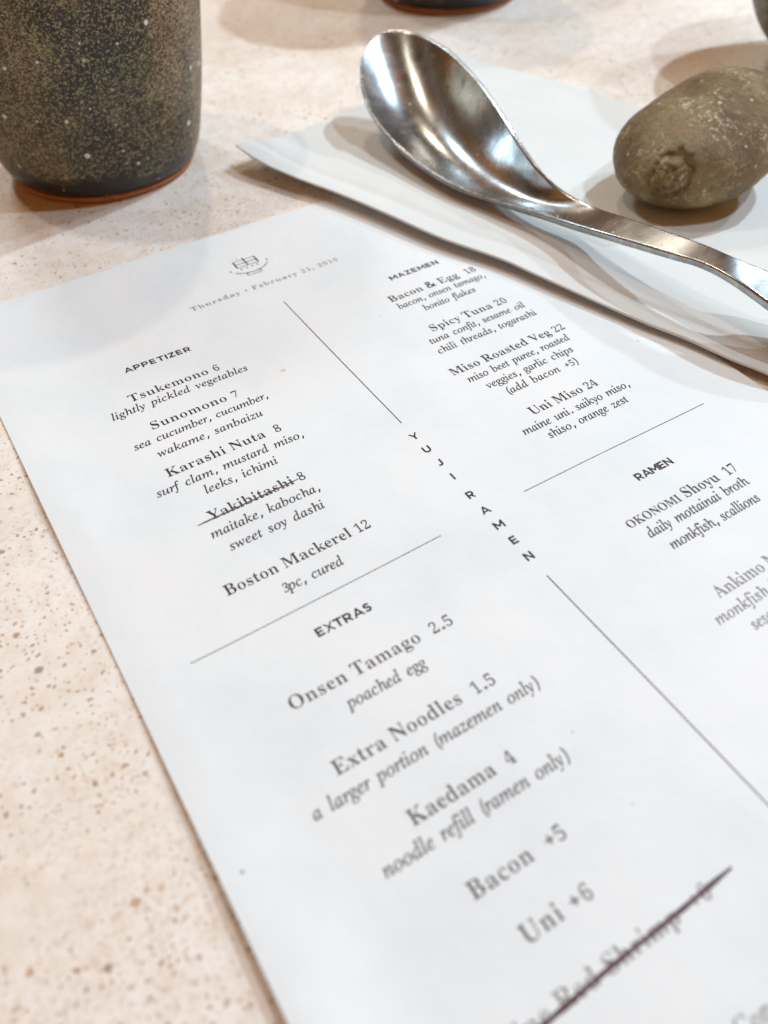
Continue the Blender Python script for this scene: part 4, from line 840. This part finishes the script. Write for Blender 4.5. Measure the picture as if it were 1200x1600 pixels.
def build_napkin():
    ns, nd = 220, 90
    V, F = [], []
    ring = None
    def ds(k):
        t = k / nd
        return 0.010 + 0.990 * (t ** 1.7)
    for i in range(ns + 1):
        s = (i / ns) ** 1.15
        loop = []
        # top from back to front
        for k in range(nd, -1, -1):
            d = ds(k)
            x, y = nap_xy(s, d)
            loop.append((x, y, nap_bottom(s, d) + nap_thick(s, d)))
        d0 = ds(0)
        zt, zb = nap_bottom(s, d0) + nap_thick(s, d0), nap_bottom(s, d0)
        x, y = nap_xy(s, d0)
        xa, ya = nap_xy(s, 0.0)
        ox, oy = xa - x, ya - y
        l = math.hypot(ox, oy)
        r = (zt - zb) / 2
        ox, oy = ox / l, oy / l
        for q in range(1, 8):
            a = math.pi / 2 - math.pi * q / 8
            loop.append((x + ox * r * math.cos(a) * 1.1, y + oy * r * math.cos(a) * 1.1, (zt + zb) / 2 + r * math.sin(a)))
        for k in range(0, nd + 1, 1):
            d = ds(k)
            x, y = nap_xy(s, d)
            loop.append((x, y, nap_bottom(s, d)))
        ring = len(loop)
        V += loop
    for i in range(ns):
        for k in range(ring):
            a, b = i * ring + k, i * ring + (k + 1) % ring
            F.append((a, b, b + ring, a + ring))
    # end caps as strips between top and bottom rows
    def cap(base, flip):
        for k in range(nd):
            t0, t1 = base + (nd - k), base + (nd - k - 1)
            b0, b1 = base + nd + 8 + k, base + nd + 8 + k + 1
            q = (t0, t1, b1, b0)
            F.append(q[::-1] if flip else q)
        q = tuple(base + nd + j for j in range(0, 9))
        F.append(q if flip else q[::-1])
    cap(0, False)
    cap(ns * ring, True)
    ox, oy = 230.0, -40.0
    me = mesh("folded_napkin", V, F, True, (ox, oy, 0))
    bm = bmesh.new()
    bm.from_mesh(me)
    bmesh.ops.recalc_face_normals(bm, faces=bm.faces)
    bm.to_mesh(me)
    bm.free()
    me.set_sharp_from_angle(angle=math.radians(50))
    o = obj("folded_napkin", me, M_LINEN, None, label="white folded cloth napkin with rolled front edge, under the spoon and stone", category="napkin")
    o.location = (ox * S, oy * S, 0)
build_napkin()

# ------------------------------------------------------------------ the spoon
def ray(px, py, z):
    """a traced outline pixel of the photograph, placed at its real height above the table"""
    d = R @ Vector((px - 600.0, 800.0 - py, -1322.77))
    k = (z - CAM.z) / d.z
    p = CAM + d * k
    return (p.x, p.y, z)

SL = [(215.8, 56.4, 36.0), (208.9, 50.9, 34.0), (203.5, 44.2, 31.0), (198.1, 32.8, 26.0), (195.8, 20.4, 20.0), (195.4, 3.8, 15.0), (196.3, -17.1, 12.0), (198.5, -36.9, 11.0), (202.7, -52.4, 11.0), (206.9, -68.1, 12.5), (210.6, -81.3, 14.0), (213.1, -95.0, 16.0), (214.7, -115.3, 20.0), (218.5, -138.4, 23.4), (221.9, -150.5, 24.4), (223.5, -163.7, 24.4), (225.3, -177.0, 22.5), (228.8, -190.9, 18.5), (234.6, -206.2, 12.0)]
SR = [(215.8, 56.4, 36.0), (223.1, 60.1, 38.0), (230.7, 59.2, 39.0), (238.2, 49.7, 39.0), (240.7, 29.6, 38.0), (236.7, 2.4, 36.0), (230.3, -23.7, 33.0), (224.0, -46.8, 29.0), (220.6, -64.1, 25.0), (221.9, -75.1, 21.0), (224.1, -84.4, 19.0), (226.0, -95.9, 19.0), (225.7, -110.6, 22.0), (227.3, -134.4, 25.5), (229.3, -147.0, 26.5), (232.2, -158.7, 26.0), (239.1, -167.9, 23.0), (244.7, -180.5, 18.0), (252.6, -196.3, 11.0)]
def build_spoon():
    nseg = 150
    n = len(SL) - 1
    # one continuous outline: down the left rim reversed, round the tip, along the right rim
    LP, RP = SL, SR
    full = LP[::-1] + RP[1:]
    def edge(side, t):
        N2 = len(full) - 1
        x = 0.5 - 0.5 * t if side == 0 else 0.5 + 0.5 * t
        return catmull(full, x)
    ts = [0.0012 + 0.9988 * (i / nseg) ** 1.25 for i in range(nseg + 1)]
    cent = [(Vector(edge(0, t)) + Vector(edge(1, t))) / 2 for t in ts]
    cl = [0.0]
    for i in range(nseg):
        cl.append(cl[-1] + (cent[i + 1] - cent[i]).length)
    neck = next(cl[i] for i in range(nseg + 1) if ts[i] * n >= 11.3)
    cl = [c / neck for c in cl]
    ncs = 56
    rings = []
    for t, ll in zip(ts, cl):
        a, b = Vector(edge(0, t)), Vector(edge(1, t))
        x = t * n
        # how deep the bowl is here, fading out through the neck
        lc = 0.40
        if ll < lc:
            dep = 15.0 * (1 - ((lc - ll) / lc) ** 2.1)
        else:
            dep = 15.0 * (0.5 + 0.5 * math.cos(math.pi * min(1, (ll - lc) / (1 - lc))))
        th = lerp(2.1, 3.0, smooth(7.0, 12.5, x))
        ax = (b - a)
        wd = ax.length
        axn = ax.normalized() if wd > 1e-6 else Vector((0.8, 0.6, 0))
        # local normal of the rim plane
        t2, t1 = min(1, t + 0.01), max(0, t - 0.01)
        fw = ((Vector(edge(0, t2)) + Vector(edge(1, t2))) - (Vector(edge(0, t1)) + Vector(edge(1, t1)))).normalized()
        nn = axn.cross(fw)
        if nn.length < 1e-4:
            nn = Vector((0, 0, 1))
        nn.normalize()
        if nn.z < 0:
            nn = -nn
        up = (nn * 0.85 + Vector((0, 0, 0.15))).normalized()
        top, bot = [], []
        for j in range(ncs + 1):
            s = 0.5 - 0.5 * math.cos(math.pi * j / ncs)
            q = 2 * s - 1
            flat = min(0.45, 1.5 / max(0.5 * wd, 0.1))
            prof = max(0.0, 1 - (abs(q) / (1 - flat)) ** 2.1)
            prof = prof + 0.02 * (1 - abs(q))
            p = a + ax * s - up * (dep * prof)
            e = min(s, 1 - s) * max(wd, 0.3)
            lip = 0.30 * th                                                   # rounded lip
            rr = lip * (1 - math.sqrt(max(0.0, 1 - max(0.0, 1 - e / lip) ** 2)))
            top.append(p - up * rr)
            bot.append(p - up * (th - rr))
        loop = top + bot[::-1][1:-1]
        rings.append(loop)
    m = len(rings[0])
    V = [tuple(p) for r in rings for p in r]
    F, seam = [], None
    for i in range(nseg):
        for k in range(m):
            a, b = i * m + k, i * m + (k + 1) % m
            F.append((a, a + m, b + m, b))
    # clear of the cloth: drop the whole spoon until its lowest point touches
    o = (214.0, -60.0, 0.0)
    F.append(tuple(range(m))[::1])
    F.append(tuple(nseg * m + k for k in range(m))[::-1])
    me = mesh("spoon_all", V, F, True, o)
    bm = bmesh.new()
    bm.from_mesh(me)
    bmesh.ops.remove_doubles(bm, verts=bm.verts, dist=2e-6)
    bmesh.ops.recalc_face_normals(bm, faces=bm.faces)
    bm.to_mesh(me)
    bm.free()
    me.update()
    norm = [tuple(v.normal) for v in me.vertices]
    cut = (-82.0 - o[1]) * S
    root = empty("serving_spoon", Vector(o) * S, "worn steel spoon with deep bowl and curved handle resting on napkin", "spoon")
    vs = [tuple(v.co) for v in me.vertices]
    fs = [tuple(p.vertices) for p in me.polygons]
    for nm, test in (("bowl", lambda c: c >= cut), ("handle", lambda c: c < cut)):
        sel = [f for f in fs if test(sum(vs[i][1] for i in f) / len(f))]
        ids = sorted({i for f in sel for i in f})
        mp = {i: k for k, i in enumerate(ids)}
        mm = bpy.data.meshes.new("spoon_" + nm)
        mm.from_pydata([vs[i] for i in ids], [], [tuple(mp[i] for i in f) for f in sel])
        mm.update()
        mm.polygons.foreach_set('use_smooth', [True] * len(mm.polygons))
        mm.normals_split_custom_set_from_vertices([norm[i] for i in ids])
        obj(nm, mm, M_STEEL, root)
    print("spoon lowest mm", min(v[2] for v in vs) / S)
build_spoon()

# ------------------------------------------------------------------ the stone
def build_stone():
    cx, cy = 290.5, -85.0
    a, b, c = 40.5, 31.0, 21.0
    yaw, tilt = 0.17, 0.13
    bm = bmesh.new()
    bmesh.ops.create_icosphere(bm, subdivisions=7, radius=1.0)
    ct, st = math.cos(tilt), math.sin(tilt)
    cyw, syw = math.cos(yaw), math.sin(yaw)
    bumps = [  # direction in the picture's own right / away / up frame, width, height
        ((-0.55, 0.45, 0.62), 0.42, -0.13),
        ((0.25, 0.55, 0.80), 0.50, 0.055),
        ((-0.90, -0.25, 0.10), 0.40, 0.03),
        ((0.7, -0.5, 0.2), 0.45, -0.03),
        ((0.9, 0.3, 0.2), 0.45, 0.05),
    ]
    rt, fw = Vector((0.85, -0.527, 0)), Vector((0.544, 0.839, 0))
    bl = []
    for d, wdt, h in bumps:
        v = rt * d[0] + fw * d[1] + Vector((0, 0, d[2]))
        bl.append((v.normalized(), wdt, h))
    chip = (rt * -0.50 - fw * 0.80 + Vector((0, 0, 0.02))).normalized()
    for v in bm.verts:
        p = v.co.copy()
        q = Vector((p.x * a, p.y * b, p.z * c))
        q = Vector((q.x * ct - q.z * st, q.y, q.x * st + q.z * ct))
        q = Vector((q.x * cyw - q.y * syw, q.x * syw + q.y * cyw, q.z))
        dn = q.normalized()
        k = 1.0
        for d, wdt, h in bl:
            k += h * math.exp(-((1 - dn.dot(d)) / (wdt * wdt)))
        k += 0.022 * noise.noise(dn * 2.1 + Vector((3, 1, 2))) + 0.008 * noise.noise(dn * 7.0) + 0.004 * noise.noise(dn * 24.0) - 0.010 * max(0.0, noise.noise(dn * 33.0 + Vector((1, 7, 3))) - 0.28) - 0.012 * max(0.0, noise.noise(dn * 60.0) - 0.35)
        # the broken knob: a raised lump in a shallow ragged socket
        ang = math.acos(max(-1, min(1, dn.dot(chip))))
        rag = 0.19 + 0.06 * noise.noise(dn * 11.0)
        k += -0.050 * math.exp(-((ang - rag) / 0.040) ** 2) * (0.6 + 0.6 * noise.noise(dn * 6 + Vector((5, 5, 5))))
        if ang < rag:
            k += 0.034 * smooth(rag, rag * 0.55, ang) + 0.030 * noise.noise(dn * 18.0) + 0.014 * noise.noise(dn * 40.0)
        v.co = q * k
    lo = min(v.co.z for v in bm.verts)
    for v in bm.verts:
        v.co.z -= lo
        if v.co.z < 1.2:
            v.co.z = 1.2 - (1.2 - v.co.z) * 0.45
        v.co *= S
    me = bpy.data.meshes.new("river_stone")
    bm.to_mesh(me)
    bm.free()
    me.polygons.foreach_set('use_smooth', [True] * len(me.polygons))
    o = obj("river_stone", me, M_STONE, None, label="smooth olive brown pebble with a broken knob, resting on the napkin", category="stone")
    o.location = (cx * S, cy * S, 3.0 * S)
build_stone()

# ------------------------------------------------------------------ the cups and the bowl
def lathe(name, prof, seg=128, wob=0.0, seed=0.0):
    V, F = [], []
    n = len(prof)
    for i, (r, z) in enumerate(prof):
        for k in range(seg):
            a = 2 * math.pi * k / seg
            rr = r * (1 + wob * noise.noise(Vector((math.cos(a) * 1.3, math.sin(a) * 1.3, z / 40.0 + seed)))) if r > 0.01 else r
            V.append((rr * math.cos(a), rr * math.sin(a), z))
    for i in range(n - 1):
        for k in range(seg):
            a, b = i * seg + k, i * seg + (k + 1) % seg
            F.append((a, b, b + seg, a + seg))
    F.append(tuple(range(seg))[::-1])
    F.append(tuple((n - 1) * seg + k for k in range(seg)))
    return mesh(name, V, F)

def dense(P, n):
    at, L = arc_param(P)
    return [at(i / n) for i in range(n + 1)]

def cup(x, y, label, scale=1.0, seed=0.0, rot=0.0):
    root = empty("ceramic_cup", (x * S, y * S, 0), label, "cup", "speckled stoneware cups on the table")
    k = scale
    outer = dense([(40.6 * k, 2.6), (42.8 * k, 5.0), (44.9 * k, 9.0), (46.8 * k, 15.0), (48.2 * k, 21.0), (50.0 * k, 30), (51.9 * k, 41), (53.3 * k, 51), (54.8 * k, 61), (56.4 * k, 72), (57.6 * k, 90), (58.4 * k, 112)], 90)
    rim = [(58.2 * k, 114.0), (57.2 * k, 115.3), (55.6 * k, 115.3), (54.6 * k, 114.0)]
    inner = dense([(54.2 * k, 112), (52 * k, 72), (47 * k, 30), (41 * k, 12), (30 * k, 7), (4, 6)], 50)
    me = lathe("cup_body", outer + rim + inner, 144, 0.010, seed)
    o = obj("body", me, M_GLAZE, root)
    foot = lathe("cup_foot", [(39.2 * k, 0.25), (40.4 * k, 0.5), (41.3 * k, 1.3), (41.7 * k, 2.3), (41.5 * k, 3.2), (40.0 * k, 3.6)], 144, 0.014, seed)
    f = obj("foot_ring", foot, M_CLAY, root)
    root.rotation_euler = (0, 0, rot)
    return root
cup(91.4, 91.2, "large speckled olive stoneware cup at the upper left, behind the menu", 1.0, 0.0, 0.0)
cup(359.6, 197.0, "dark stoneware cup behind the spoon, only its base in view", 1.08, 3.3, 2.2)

def bowl():
    root = empty("ceramic_bowl", (458 * S, -38.7 * S, 0), "dark glazed flaring bowl at the top right corner, beyond the stone", "bowl")
    outer = dense([(31, 4.5), (44, 12), (56, 24), (64, 40), (69, 60), (71, 74)], 60)
    rim = [(70.6, 75.6), (69, 76.2), (67.4, 75.4)]
    inner = dense([(66.8, 73), (62, 42), (53, 27), (40, 16), (20, 11), (4, 10)], 40)
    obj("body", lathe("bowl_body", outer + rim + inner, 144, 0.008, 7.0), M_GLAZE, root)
    obj("foot_ring", lathe("bowl_foot", [(29, 0.2), (30.5, 0.6), (31.6, 3.0), (31.8, 5.0), (29, 5.6)], 144, 0.01, 7.0), M_CLAY, root)
bowl()
